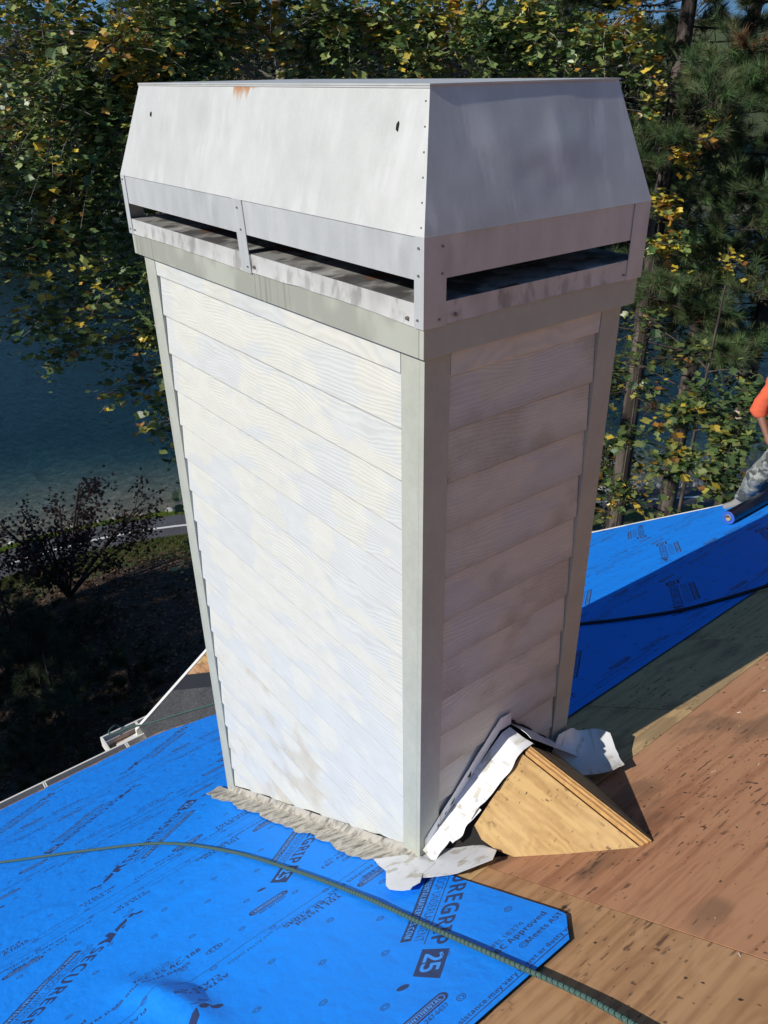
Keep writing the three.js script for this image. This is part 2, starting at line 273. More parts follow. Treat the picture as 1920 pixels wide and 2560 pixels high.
  along('ICC-ES AC-188', 1.06, 0.83, 0.026, true, true); along('Meets ASTM D226 and ASTM D4869', 0.12 + 0.98, 0.42, 0.018, false, true);
  for (const [s, v, flip] of [[0.165, 0.18, 0], [1.01, 0.72, 1]]) at(s, v, flip ? -Math.PI / 2 : Math.PI / 2, () => {   // pill badges
    c.fillStyle = ink; c.beginPath(); c.roundRect(0, -0.021, 0.175, 0.042, 0.021); c.fill(); c.lineWidth = 0.003; c.strokeStyle = '#4a94f6'; c.beginPath(); c.roundRect(0.012, -0.012, 0.151, 0.024, 0.012); c.stroke();
    text('CONTINENTAL', 0.022, 0.007, 0.015, true, '#5ba9fa', 0.13); text('800-247-6637', 0.03, 0.045, 0.017, true, ink, 0.12);
  });
  for (let i = 0; i < 30; i++) { const s = 0.1 + 0.205 * (i % 6) + (r() - 0.5) * 0.03, v = (Math.floor(i / 6) + 0.5) * 0.244 + (i % 2) * 0.1; at(s, v % 1.22, Math.PI / 2, () => { c.strokeStyle = ink; c.lineWidth = 0.0025; c.beginPath(); c.arc(0, 0, 0.013, 0, 7); c.stroke(); c.beginPath(); c.arc(0, 0, 0.007, 0, 7); c.stroke(); }); }
  for (const [s, v] of [[0.32, 0.3], [0.86, 1.12]]) at(s, v, 0.5, () => { c.fillStyle = ink; c.beginPath(); c.ellipse(0, 0, 0.012, 0.02, 0, 0, 7); c.fill(); });
  at(0.09, 1.22, Math.PI / 2, () => { c.strokeStyle = ink; c.lineWidth = 0.004; c.beginPath(); c.ellipse(0, 0, 0.032, 0.018, 0, 0, 7); c.stroke(); text('ETL', -0.022, 0.008, 0.022, true); text('US', 0.04, 0.01, 0.015, false); });
  const t = new THREE.CanvasTexture(cv); wrapT(t, true); t.flipY = false;
  const bump = dtex(512, 512, (x, y) => g3(0.5 + 0.4 * (fbm(x * 50, y * 50, 2, 3, 50, 50) - 0.5) + 0.9 * (fbm(x * 12, y * 30, 12, 4, 12, 30) - 0.5)), false);
  M.under = std({ map: t, bumpMap: bump, bumpScale: 0.0042, roughness: 0.7 });
}
{ // rope
  M.rope = std({ roughness: 0.85, map: dtex(256, 64, (x, y) => {
    const a = Math.abs(((x * 8 + y * 1) % 1) - 0.5), b = Math.abs(((x * 8 - y * 1 + 8) % 1) - 0.5), n = noise(x * 90, y * 30, 2, 90, 30);
    let c = mix3([0.22, 0.36, 0.345], [0.36, 0.45, 0.39], n); if (a < 0.09) c = mix3(c, [0.07, 0.09, 0.12], 0.9); return b < 0.07 ? mix3(c, [0.18, 0.27, 0.27], 0.6) : c;
  }), bumpMap: dtex(256, 64, (x, y) => g3(0.5 + 0.25 * Math.sin((x * 16 + y * 2) * Math.PI * 2) + 0.25 * Math.sin((x * 16 - y * 2) * Math.PI * 2)), false), bumpScale: 0.002 });
  M.rope.map.repeat.set(6, 1); M.rope.bumpMap.repeat.set(6, 1);
  M.ropeBlack = std({ color: 0x2a3138, roughness: 0.8, bumpMap: M.rope.bumpMap, bumpScale: 0.002 });
}
{
  M.bark = std({ roughness: 0.95, map: dtex(128, 512, (x, y) => { const a = fbm(x * 10, y * 26, 3, 4, 10, 26), b = step(0.5, 0.62, fbm(x * 14, y * 12, 9, 3, 14, 12)); return mix3([0.22, 0.19, 0.17], [0.45, 0.41, 0.38], clamp(0.7 * b + (a - 0.5))); }) });
  M.barkPale = std({ roughness: 0.9, map: dtex(128, 512, (x, y) => { const a = fbm(x * 6, y * 18, 3, 4, 6, 18); return mix3([0.42, 0.40, 0.37], [0.68, 0.66, 0.62], a); }) });
  M.barkDark = std({ color: 0x3a302b, roughness: 0.95 });
  const leafy = o => new THREE.MeshPhysicalMaterial({ color: 0xffffff, roughness: 0.42, transmission: 0.25, thickness: 0, side: THREE.DoubleSide, ...o });
  M.leaf = leafy({}); M.leafDull = leafy({ roughness: 0.75 });
  M.needle = std({ color: 0xffffff, roughness: 0.6, side: THREE.DoubleSide });
}

// ================================================================ terrain, lake, road
const bend = v => { const d = v - 2.2; return d > 0 ? (d < 6 ? 0.055 * d * d : 1.98 + 0.66 * (d - 6)) : (d > -6 ? 0.02 * d * d : 0.72 - 0.24 * (d + 6)); };
const shoreU = v => 21.65 - bend(v);
const farQ = (u, v) => u > 66 ? ((u - 66) + (v - 37) * 3) / 3.1623 : (v - 37 - (66 - u) * 1.5) / 1.6;
function groundY(u, v) {
  const e = 19.5 - bend(v), d = u - shoreU(v), q = farQ(u, v) + 3 * (fbm(u * 0.05, v * 0.05, 3, 2) - 0.5);
  if (q > -14 && d > 4) { const y = -10.05 + (q > 0 ? q * 0.16 : q * 0.2); return Math.max(-11.7, Math.min(y, 10)); }
  if (u < e) { const t = e - u - 0.15; return t < 0 ? -9.5 : Math.min(-6.6, -9.5 + 0.05 * t + 0.012 * t * t) + 0.16 * (fbm(u * 0.9, v * 0.9, 8, 3) - 0.5) * clamp(t * 0.6); }
  if (d < -0.4) return -9.5;
  if (d < 0.2) return -9.5 - (d + 0.4) * 1.1;
  return Math.max(-11.7, -10.14 - 0.05 * (d - 0.2) - 0.009 * (d - 0.2) * (d - 0.2));
}
{
  const N = 190, ax = (t, c, lo, hi) => { const k = t * 2 - 1; return c + (k < 0 ? -(Math.pow(-k, 2.6)) * (c - lo) - k * -6 * 0 : Math.pow(k, 2.6) * (hi - c)) + k * 7; };
  const pos = [], uv = [], col = [], ix = [];
  for (let i = 0; i <= N; i++) for (let j = 0; j <= N; j++) {
    const u = ax(i / N, 17, -260, 420), v = ax(j / N, 4, -300, 420), y = groundY(u, v); pos.push(u, y, v); uv.push(u / 3, v / 3);
    const d = u - shoreU(v), e = 19.5 - bend(v), q = farQ(u, v), n = fbm(u * 0.6, v * 0.6, 4, 3);
    let c = mix3([0.115, 0.068, 0.042], [0.19, 0.12, 0.075], n);                          // pine straw and mulch
    if (u > e - 1.7 - 1.2 * (n - 0.5) && u < e) c = mix3([0.12, 0.15, 0.035], [0.2, 0.16, 0.08], step(0.4, 0.6, n));
    if (u >= e && d < -0.35) c = [0.17, 0.25, 0.04];
    if (d > -0.35) c = mix3([0.52, 0.41, 0.27], [0.66, 0.55, 0.39], n);
    if (d > 2) c = mix3(c, [0.16, 0.28, 0.28], step(2, 9, d + 3 * (n - 0.5)));   // brown gravel gives way to teal that paints deep-water colour onto the bed
    if (q > 0 && d > 4) c = mix3([0.28, 0.25, 0.19], [0.13, 0.17, 0.05], step(1.5, 5, q + 3 * (n - 0.5)));
    col.push(...c);
  }
  for (let i = 0; i < N; i++) for (let j = 0; j < N; j++) { const a = i * (N + 1) + j; ix.push(a, a + 1, a + N + 1, a + N + 1, a + 1, a + N + 2); }
  const g = new THREE.BufferGeometry(); g.setAttribute('position', new THREE.Float32BufferAttribute(pos, 3)); g.setAttribute('uv', new THREE.Float32BufferAttribute(uv, 2)); g.setAttribute('color', new THREE.Float32BufferAttribute(col, 3)); g.setIndex(ix); g.computeVertexNormals();
  const grain = dtex(512, 512, (x, y) => { const a = noise(x * 120, y * 120, 2, 120, 120), b = fbm(x * 14, y * 14, 6, 4, 14, 14); return g3(0.55 + 0.5 * a * b * 2 * 0.6); });
  struct('ground', g, std({ vertexColors: true, map: grain, bumpMap: grain, bumpScale: 0.03, roughness: 0.95 }));
  // driveway strip with its edge line
  const strip = (o0, o1, y, v0, v1, n, t, sag = 0) => sheet(n, 4, (a, b) => { const v = lerp(v0, v1, a); return V3(20.2 - bend(v) + lerp(o0, o1, b), y, v); }, t, (a, b, p) => [p.x / 2, p.z / 2]);
  const asphalt = std({ roughness: 0.9, map: dtex(256, 256, (x, y) => { const n = noise(x * 120, y * 120, 3, 120, 120), b = fbm(x * 6, y * 6, 5, 3, 6, 6); const v = 0.30 + 0.10 * (n - 0.5) + 0.08 * (b - 0.5); return [v, v, v * 1.05]; }) });
  struct('road', strip(-0.72, 0.82, -9.488, -40, 40, 160, -0.05), asphalt);
  struct('road_line', strip(-0.055, 0.055, -9.482, -40, 40, 160, -0.004), std({ color: 0xd9d9d4, roughness: 0.7 }));
  // lake
  const lp = new THREE.PlaneGeometry(700, 700, 1, 1); lp.rotateX(-Math.PI / 2); lp.translate(300, -10.06, 150); metreUV(lp, 0.25);
  const rip = dtex(512, 512, (x, y) => g3(0.5 + 0.6 * (fbm(x * 10, y * 34, 3, 4, 10, 34) - 0.5)), false);
  struct('lake', lp, new THREE.MeshPhysicalMaterial({ color: 0xffffff, transmission: 1, thickness: 2, ior: 1.33, roughness: 0.06, attenuationColor: new THREE.Color(0.08, 0.25, 0.24), attenuationDistance: 4, bumpMap: rip, bumpScale: 0.05 }));
  // shore rocks: too small to pick apart singly
  const r = rng(77), rock = new THREE.IcosahedronGeometry(0.16, 1), rp = rock.attributes.position;
  for (let i = 0; i < rp.count; i++) { const p = V3(rp.getX(i), rp.getY(i), rp.getZ(i)), k = 0.75 + 0.5 * hash(Math.round(p.x * 90), Math.round(p.y * 90), Math.round(p.z * 90)); rp.setXYZ(i, p.x * k, p.y * k * 0.7, p.z * k); } rock.computeVertexNormals();
  const n = 620, im = new THREE.InstancedMesh(rock, std({ color: 0xffffff, roughness: 0.9 }), n), m4 = new THREE.Matrix4(), q = new THREE.Quaternion();
  for (let i = 0; i < n; i++) { const v = -6 + 30 * r(), u = shoreU(v) - 0.35 + 0.6 * r(), s = 0.5 + 0.9 * r(); q.setFromEuler(new THREE.Euler(r() * 6, r() * 6, r() * 6)); m4.compose(V3(u, groundY(u, v) + 0.03, v), q, V3(s, s, s)); im.setMatrixAt(i, m4); const c = 0.2 + 0.3 * r(); im.setColorAt(i, new THREE.Color(c, c * 0.97, c * 0.9)); }
  im.name = 'shore_rocks'; im.castShadow = im.receiveShadow = true; im.userData = { kind: 'stuff', label: 'low edging of pale broken rocks between lawn and lake', category: 'rocks' }; scene.add(im);
}

// ================================================================ house: deck, plywood, underlayment, gutters
const house = thing('house', 'house under re-roofing with plywood deck, blue underlayment and white gutters', 'house', [0, -6.6, -0.5]);
{
  const prof = [[-4.33, 2.888 - 0.03], [4.36, -2.908 - 0.03], [4.36, -3.06], [4.05, -3.02], [4.05, -7.2], [-12.7, -7.2], [-12.7, -3.02], [-13.0, -3.06], [-13.0, -2.94]];
  const uvm = (x, y) => [x, y];
  part('wall', slab(prof.map(p => [...p]), (x, y) => V3(x, y - 0.02, 5.92), (x, y) => V3(x, y - 0.02, -7.5), uvm), M.wall, house);
  // sheathing hidden under the underlayment, and the far slope
  part('roof_deck', [slab([[0.93, -7.6], [5.24, -7.6], [5.24, 6.02], [0.93, 6.02]], (s, v) => roofP(s, v, -0.002), (s, v) => roofP(s, v, -0.03), (s, v) => [s, v])], M.plyTan, house);
  part('roof_shingles', slab([[-13.05, -7.6], [-4.33, -7.6], [-4.33, 6.02], [-13.05, 6.02]], (x, v) => V3(x, 2.888 + (x + 4.33) * PITCH, v), (x, v) => V3(x, 2.858 + (x + 4.33) * PITCH, v), (x, v) => [x, v]), M.shingle, house);
  // plywood sheets, rows across the slope
  const r = rng(11);
  const rows = [[-5.19, -3.97, 1.36], [-3.97, -2.75, 0.14], [-2.75, -1.53, 1.36], [-1.53, -0.31, 0.10], [-0.31, 0.91, 1.36]];
  rows.forEach(([s0, s1, off], ri) => {
    for (let k = -4; k <= 2; k++) {
      const v0 = Math.max(-7.6, off + k * 2.44), v1 = Math.min(6.02, off + (k + 1) * 2.44); if (v1 - v0 < 0.1) continue;
      const g = 0.0022, du = r() * 3, dv = r() * 3, h = (r() - 0.5) * 0.0016;
      const mat = ri === 4 ? M.plyGrey : ri === 3 ? (k < 0 ? M.plyTan : M.plyBrown) : [M.plyTan, M.plyBrown][(k + ri + 8) % 2];
      part('plywood_sheet', slab([[s0 + g, v0 + g], [s1 - g, v0 + g], [s1 - g, v1 - g], [s0 + g, v1 - g]], (s, v) => roofP(s, v, h), (s, v) => roofP(s, v, h - 0.018), (s, v) => [(v + dv) / 2.44, (s + du) / 1.22]), mat, house);
    }
  });
  // rake board along the gable end
  part('rake_board', slab([[-5.19, 0.02], [5.24, 0.02], [5.24, -0.16], [-5.19, -0.16]], (s, h) => roofP(s, 6.045, h - 0.012), (s, h) => roofP(s, 6.023, h - 0.012), (s, h) => [s, h]), M.white, house);
  // underlayment courses
  const wig = (s, v, k) => 0.010 * (fbm(s * 3.1, v * 1.5, k, 3) - 0.42) + 0.006 * Math.max(0, noise(s * 8, v * 2.2, k + 5) - 0.35) + 0.0018 * Math.sin(s * 26 + 4 * noise(v * 1.3, s, 3)) + 0.005 * Math.pow(1 - Math.abs(2 * noise(s * 2.6 + v * 0.5, v * 1.1, k + 9) - 1), 9);
  const fold = (s, v) => {                                               // loose bubble where the sheet lifts near the camera
    const cs = 0.16 + 0.06 * Math.sin((v + 1.2) * 5), w = v < -0.93 ? 1 : Math.exp(-Math.pow((v + 0.93) / 0.035, 2)), a = Math.exp(-Math.pow((s - 0.2) / 0.30, 2)), ridge = Math.exp(-Math.pow((v + 0.965 + 0.22 * (s - 0.15)) / 0.055, 2));
    return (0.018 * w + 0.042 * ridge) * a * step(-1.75, -1.2, v);
  };
  const course = (s0, s1, v0, v1, lift, k, label, keep, dv, flip, vEnd) => {
    const n = Math.ceil((s1 - s0) / 0.03), m = Math.ceil((v1 - v0) / 0.035);
    const P = (a, b) => {
      const sl = lerp(s0, s1, a), s = sl + (a === 0 || a === 1 ? 0.006 * (noise(lerp(v0, v1, b) * 3, k, 2) - 0.5) : 0), v = lerp(v0, vEnd ? vEnd(sl) : v1, b);
      const eg = Math.min(step(0, 0.10, a), step(1, 0.92, a), step(1, 0.975, b)) * 0.85 + 0.15, p = roofP(s, v, lift + Math.max(0, wig(s, v, k)) * eg + fold(s, v)); const wy = WV + PITCH * v + 0.012; if (v > 0.2 && v < 2 && s > 3 && p.y < wy) p.y = wy; return p;
    };
    part('underlayment', sheet(n, m, P, 0.0012, (a, b, p) => { const s = lerp(s0, s1, a), v = lerp(v0, vEnd ? vEnd(s) : v1, b); return flip ? [1 - (s - s0) / 1.22, -(v + dv) / 1.22] : [(s - s0) / 1.22, (v + dv) / 1.22]; }, keep && ((a, b) => keep(lerp(s0, s1, a), lerp(v0, v1, b)))), M.under, house, { label });
  };
  const noChimney = (s, v) => !(v > -0.005 && v < 0.83 && s < 2.19);
  course(3.86, 5.19, -2.6, 6.0, 0.003, 4, 'lowest blue underlayment course along the eave gutter', (s, v) => { const e = 5.19 - (v > 0.36 ? (v - 0.36) * 0.85 * 1.2 + 0.03 * noise(v * 40, s, 3) : 0.02 * noise(v * 14, 1, 3)); return (v > 1.9 || s < e) && !(v > 1.3 && v < 3.9 && s * RC + Math.abs(2.0 - v) * -1 > 2.75 + 0); }, 0.31, true);
  course(2.66, 3.90, -2.6, 6.0, 0.0055, 3, 'blue underlayment course crossing below the chimney', (s, v) => !(Math.abs(v - 2.0) < 1.7 && s * RC > 2.72 + Math.abs(v - 2.0)), 1.353, false);
  course(1.46, 2.70, -2.6, 6.0, 0.008, 2, 'blue underlayment course passing under the chimney flashing', noChimney, -0.204, true);
  course(0.337, 1.50, 0.95, 5.95, 0.0105, 1, 'upper right blue underlayment strip partly in chimney shadow', null, -0.07, true);
  course(0.28, 1.50, -2.6, -0.004, 0.0105, 0, 'blue underlayment strip left of the chimney base', noChimney, 1.955, false);
  course(-0.895, 0.32, -2.6, 0.012, 0.013, 7, 'uppermost blue underlayment strip beside bare plywood', null, 0.765, false, s => s > -0.30 ? -0.006 : s > -0.80 ? lerp(0.012, -0.006, (s + 0.80) / 0.5) : lerp(-0.075, 0.012, (s + 0.895) / 0.095));
  // main gutter
  const gut = (u0, u1, y, z0, z1, caps) => {
    const t = 0.004, d = 0.11, pts = [[u0, y], [u0, y - d], [u1 - 0.012, y - d], [u1 - 0.004, y - 0.05], [u1, y - 0.02], [u1, y], [u1 - 0.016, y], [u1 - 0.016, y - 0.006], [u1 - 0.008, y - 0.01], [u1 - 0.016, y - d + t + 0.03], [u1 - 0.022, y - d + t], [u0 + t, y - d + t], [u0 + t, y]];
    const g = [slab(pts, (x, yy) => V3(x, yy, z1), (x, yy) => V3(x, yy, z0), (x, yy) => [x, yy])]; if (caps & 1) g.push(box(u0, u1 - 0.002, y - d, y - 0.002, z0 - 0.004, z0 + 0.001)); if (caps & 2) g.push(box(u0, u1 - 0.002, y - d, y - 0.002, z1 - 0.001, z1 + 0.004)); return g;
  };
  const gm = part('gutter', gut(4.385, 4.525, -2.985, -7.5, 0.335, 2), M.white, house, { label: 'long white gutter along the main eave' });
  part('gutter_bed', box(4.392, 4.495, -3.088, -3.07, -7.4, 0.32), M.gutterIn, gm);
  for (const z of [-2.1, -1.35, -0.66, 0.12]) part('gutter_hanger', [box(4.388, 4.52, -2.992, -2.987, z - 0.014, z - 0.003), box(4.388, 4.52, -2.992, -2.987, z + 0.004, z + 0.014)], M.white, gm);
  const g2 = part('gutter', gut(4.765, 4.865, -3.10, 0.0, 4.3, 2), M.white, house, { label: 'short white lower gutter beyond the roof corner' });
  part('gutter_hanger', box(4.768, 4.862, -3.108, -3.102, 0.33, 0.355), M.white, g2);
  part('gutter_bed', box(4.772, 4.845, -3.2, -3.185, 0.02, 4.25), M.gutterIn, g2);
  part('fascia_board', box(4.545, 4.865, -3.22, -3.10, -0.022, -0.002), M.white, house);
  part('fascia_board', box(4.53, 4.76, -3.28, -3.16, 0.0, 0.40), M.plyTan, house);
  part('eave_board', slab([[4.53, 0.08], [4.63, 0.06], [4.66, 0.30], [4.60, 0.36], [4.50, 0.37]], (u, v) => V3(u, -3.05 - (u - 4.5) * 0.1, v), (u, v) => V3(u, -3.075 - (u - 4.5) * 0.1, v), (u, v) => [u, v]), M.white, house);
  part('eave_board', slab([[4.36, 0.34], [4.47, 0.36], [4.44, 0.52], [4.34, 0.48]], (u, v) => V3(u, -2.94 - (u - 4.36) * 0.4, v), (u, v) => V3(u, -2.96 - (u - 4.36) * 0.4, v), (u, v) => [u, v]), M.plyTan, house);
  // small cross gable: valley membrane, plywood, white rake edge
  const wing = (u, v, h = 0) => V3(u, WV + PITCH * v + h, v), vu = v => 4.783 - v;
  const uvw = (u, v) => [u / 2.44, v / 1.22];
  part('valley_membrane', slab([[4.615, 0.31], [4.615, 0.865], [2.9, 2.0 + 0.56 * 0], [2.62, 2.0], [vu(0.31) - 0.15, 0.31]], (u, v) => wing(u, v, 0.004), (u, v) => wing(u, v, -0.01), (u, v) => [u / 1, v / 1]), M.shingle, house, { label: 'dark grey membrane strip lining the valley' });
  part('valley_membrane', slab([[4.613, 0.70], [4.613, 0.864], [2.91, 2.0], [2.70, 1.97]], (u, v) => wing(u, v, 0.008), (u, v) => wing(u, v, 0.0045), (u, v) => [u, v]), std({ color: 0x1c1f26, roughness: 0.85 }), house, { label: 'darker band on the membrane beside the gable plywood' });  // near-black band laid over the membrane next to the plywood
  part('plywood_sheet', slab([[4.615, 0.868], [4.615, 0.985], [3.2, 2.0], [2.905, 2.0]], (u, v) => wing(u, v), (u, v) => wing(u, v, -0.018), uvw), M.plyTan, house);
  part('plywood_sheet', slab([[4.615, 0.988], [4.615, 2.0], [3.205, 2.0]], (u, v) => wing(u, v), (u, v) => wing(u, v, -0.018), uvw), M.plyGold, house);
  part('plywood_sheet', slab([[4.615, 2.0], [2.75, 2.0], [4.45, 3.69], [4.615, 3.69]], (u, v) => wing(u, 4.0 - v).setZ(v), (u, v) => wing(u, 4.0 - v, -0.018).setZ(v), uvw), M.plyTan, house);
  part('rake_board', [slab([[0.27, 0.012], [2.0, 0.012], [2.0, -0.13], [0.27, -0.13]], (v, h) => wing(4.65, v, h), (v, h) => wing(4.617, v, h), (v, h) => [v, h]), slab([[2.0, 0.012], [3.73, 0.012], [3.73, -0.13], [2.0, -0.13]], (v, h) => wing(4.65, 4 - v, h).setZ(v), (v, h) => wing(4.617, 4 - v, h).setZ(v), (v, h) => [v, h])], M.white, house);
  part('wall', slab([[0.5, -7.2], [3.5, -7.2], [3.5, -2.95], [2.0, -1.98], [0.5, -2.95]], (v, y) => V3(4.45, y, v), (v, y) => V3(3.9, y, v), (v, y) => [v, y]), M.wall, house);
}

// ================================================================ chimney
const L = 1.80, W = 0.815;
const chimney = thing('chimney', 'tall white wood-sided chimney with flared metal hood on the blue roof', 'chimney', [0.9, -0.6, 0.407]);
{
  part('sheathing', box(0.021, L - 0.021, -1.7, 2.12, 0.021, W - 0.021), M.dark, chimney);
  const yb = i => 1.935 - 0.1668 * i, base = { l: a => -PITCH * a + 0.074, r: b => Math.max(0.02, 0.445 - Math.abs(b - 0.42) * 1.06 + 0.035), f: b => -PITCH * L + 0.04, k: a => -PITCH * a + 0.04 };
  // face frames: (t along face, y, d outward)
  const faces = {
    l: { len: L, P: (t, y, d) => V3(t, y, -d), t0: 0.0985, t1: L - 0.0985 },
    r: { len: W, P: (t, y, d) => V3(-d, y, t), t0: 0.0925, t1: W - 0.0925 },
    k: { len: L, P: (t, y, d) => V3(t, y, W + d), t0: 0.0985, t1: L - 0.0985 },
    f: { len: W, P: (t, y, d) => V3(L + d, y, t), t0: 0.0925, t1: W - 0.0925 },
  };
  const r = rng(42);
  for (const [key, F] of Object.entries(faces)) {
    const shade = key === 'r' || key === 'f', mats = shade ? M.sidingStained : M.siding;  // the two short faces take the boards with grime streaks
    for (let i = 0; i < 20; i++) {
      const top = i === 0 ? 2.004 : yb(i - 1) + 0.012, bot = yb(i), n = 48; let run = [];
      const lo0 = t => Math.max(bot, base[key](t) + (key === 'l' ? 0.012 * noise(t * 22, i, 5) : key === 'r' ? 0.022 * (noise(t * 34, i, 5) - 0.2) : 0));
      const hiVis = i === 0 ? 2.004 : yb(i - 1);
      const e0 = F.t0 + 0.001 + 0.004 * r(), e1 = F.t1 - 0.001 - 0.004 * r(), off = r() * (F.len > 1 ? 0.6 : 1.6), k = Math.floor(r() * 3);
      const flush = () => {
        if (run.length > 1) {
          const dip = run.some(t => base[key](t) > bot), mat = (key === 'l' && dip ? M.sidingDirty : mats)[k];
          const bev = t => lo0(t) + (lo0(t) <= bot + 1e-6 ? 0.005 : 0), poly = [...run.map(t => [t, bev(t)]), ...[...run].reverse().filter((t, q) => q === 0 || q === run.length - 1).map(t => [t, top])];
          const dep = y => i === 0 ? -0.001 : lerp(-0.003, -0.0150, clamp((y - bot) / 0.178));
          const low = run.filter(t => lo0(t) <= bot + 1e-6); const UV = (t, y) => [(t + off) / 2.4, i === 0 ? 0.6 + (y - bot) * 2 : clamp((y - bot) / 0.18, 0.005, 0.995)], rr = [...low].reverse();
          // rounded-over lower edge
          const nose = low.length > 1 && slab([...low.map(t => [t, 0]), ...rr.map(t => [t, 1])], (t, e) => F.P(t, lerp(lo0(t), bev(t), e), dep(bot + 0.005) - 0.0045 * (1 - e)), (t, e) => F.P(t, lerp(lo0(t) + 0.0005, bev(t), e), dep(bot) - 0.0082), (t, e) => UV(t, bot + 0.004 * e));
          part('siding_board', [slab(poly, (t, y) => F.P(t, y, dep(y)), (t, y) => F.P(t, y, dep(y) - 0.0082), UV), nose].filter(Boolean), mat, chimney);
        } run = [];
      };
      for (let q = 0; q <= n; q++) { const t = lerp(e0, e1, q / n); if (hiVis - lo0(t) > 0.006) run.push(t); else flush(); }
      flush();
    }
  }
  // corner boards: the right-face boards run past the left-face ones
  const cb = (key, t0, t1, cut) => { const F = faces[key]; part('corner_board', slab([[t0, cut(t0)], [t1, cut(t1)], [t1, 2.015], [t0, 2.015]], (t, y) => F.P(t, y, 0), (t, y) => F.P(t, y, -0.02), (t, y) => [t * 2, y * 2]), M.trim, chimney); };
  const lb = a => -PITCH * a + 0.012;
  cb('l', 0.0205, 0.098, lb); cb('l', L - 0.098, L - 0.0205, lb); cb('k', 0.0205, 0.098, lb); cb('k', L - 0.098, L - 0.0205, lb);
  cb('r', 0, 0.092, t => 0.012 + t * 1.05); cb('r', W - 0.092, W, t => 0.015 + (W - t) * 1.0); cb('f', 0, 0.092, () => -PITCH * L + 0.012); cb('f', W - 0.092, W, () => -PITCH * L + 0.012);
  // fascia band under the cap
  const B = 0.027, y0 = 2.012, y1 = 2.118;
  part('band_board', box(-B + 0.0195, 0.822, y0, y1, -B, -0.0015, 0.002), M.band, chimney); part('band_board', box(0.8235, L + B - 0.0195, y0, y1, -B, -0.0015, 0.002), M.band, chimney);
  part('band_board', box(-B + 0.0195, L + B - 0.0195, y0, y1, W + 0.0015, W + B, 0.002), M.band, chimney);
  part('band_board', box(-B, -B + 0.0185, y0, y1, -B, W + B, 0.002), M.trim, chimney); part('band_board', box(L + B - 0.0185, L + B, y0, y1, -B, W + B, 0.002), M.trim, chimney);
  // chase cover: two pans with folded skirts, lapped at mid-length
  const S = 0.0305, yt = 2.152;
  const pan = (a0, a1, yb0, sag, sd) => {
    const top = part('chase_cover', sheet(30, 24, (p, q) => { const a = lerp(a0, a1, p), b = lerp(-S, W + S, q); return V3(a, yt + 0.012 * Math.sin(p * Math.PI) * Math.sin(q * Math.PI) + sd, b); }, 0.002, (p, q, w) => [w.x, w.z]), M.coverTop, chimney);
    const hem = t => yb0 + sag * Math.sin(t * Math.PI) + 0.004 * (noise(t * 9, sd * 900, 4) - 0.5);
    const skirt = (P, v) => part('cover_skirt', sheet(28, 3, (p, q) => P(p, lerp(yt + sd, hem(p), q), q === 1 ? 0.0025 : 0), 0.0018, (p, q, w) => [(v === 1 ? w.x : w.z), w.y]), M.cover, top);
    skirt((p, y, d) => V3(lerp(a1, a0, p), y, -S - d), 1); skirt((p, y, d) => V3(lerp(a0, a1, p), y, W + S + d), 1);
    if (a0 < 0) skirt((p, y, d) => V3(a0 - d, y, lerp(-S, W + S, p)), 0); else skirt((p, y, d) => V3(a1 + d, y, lerp(W + S, -S, p)), 0);
  };
  pan(-S, 0.826, 2.094, 0.006, 0.0015); pan(0.830, L + S, 2.092, 0.004, 0.0);
  // hood
  const E = 0.034, T0 = 2.315, T1 = 2.632, I = 0.061, PB = 2.211, cx = L / 2, cz = W / 2;
  const hood = part('hood', [box(I - 0.004, L - I + 0.004, T1, T1 + 0.004, I - 0.004, W - I + 0.004), box(I - 0.004, L - I + 0.004, T1 - 0.005, T1 - 0.001, I - 0.004, I - 0.0015)], M.hood, chimney, { label: 'flared sheet-metal chimney hood with slotted sides' });
  const slope = (A, Bp, C, D, mat, nx, nz, bulge, seed) => part('hood_slope', sheet(36, 20, (p, q) => { const x = A.clone().lerp(Bp, p), y = D.clone().lerp(C, p), o = x.lerp(y, q), k = Math.sin(p * Math.PI) * Math.sin(q * Math.PI); return o.add(V3(nx, 0.35, nz).multiplyScalar(bulge * k * (fbm(p * 3, q * 2.2, seed, 3) - 0.45))); }, 0.002, (p, q, w) => [nx ? w.z : w.x, (1 - q) * 0.33]), mat, hood);
  const c0 = [V3(-E, T0, -E), V3(L + E, T0, -E), V3(L + E, T0, W + E), V3(-E, T0, W + E)], c1 = [V3(I, T1, I), V3(L - I, T1, I), V3(L - I, T1, W - I), V3(I, T1, W - I)];
  slope(c1[1], c1[0], c0[0], c0[1], M.hood, 0, -1, 0.012, 3); slope(c1[0], c1[3], c0[3], c0[0], M.hoodStreaked, -1, 0, 0.016, 9); slope(c1[3], c1[2], c0[2], c0[3], M.hood, 0, 1, 0.012, 5); slope(c1[2], c1[1], c0[1], c0[2], M.hoodStreaked, 1, 0, 0.012, 7);
  const e = E - 0.004, t = 0.002;
  part('hood_panel', box(-e, L + e, PB, T0 - 0.001, -e, -e + t), M.hoodPanel, hood); part('hood_panel', box(-e, L + e, PB, T0 - 0.001, W + e - t, W + e), M.hoodPanel, hood);
  part('hood_panel', box(-e, -e + t, PB, T0 - 0.001, -e + t, W + e - t), M.hoodPanel, hood); part('hood_panel', box(L + e - t, L + e, PB, T0 - 0.001, -e + t, W + e - t), M.hoodPanel, hood);
  const leg = (x, z, sx, sz) => part('leg', [box(...[x, x + sx * 0.037].sort((a, b) => a - b), 2.093, T0 + 0.002, ...[z, z + sz * 0.0025].sort((a, b) => a - b)), box(...[x, x + sx * 0.0025].sort((a, b) => a - b), 2.093, T0 + 0.002, ...[z + sz * 0.0026, z + sz * 0.074].sort((a, b) => a - b))], M.hoodPanel, hood);
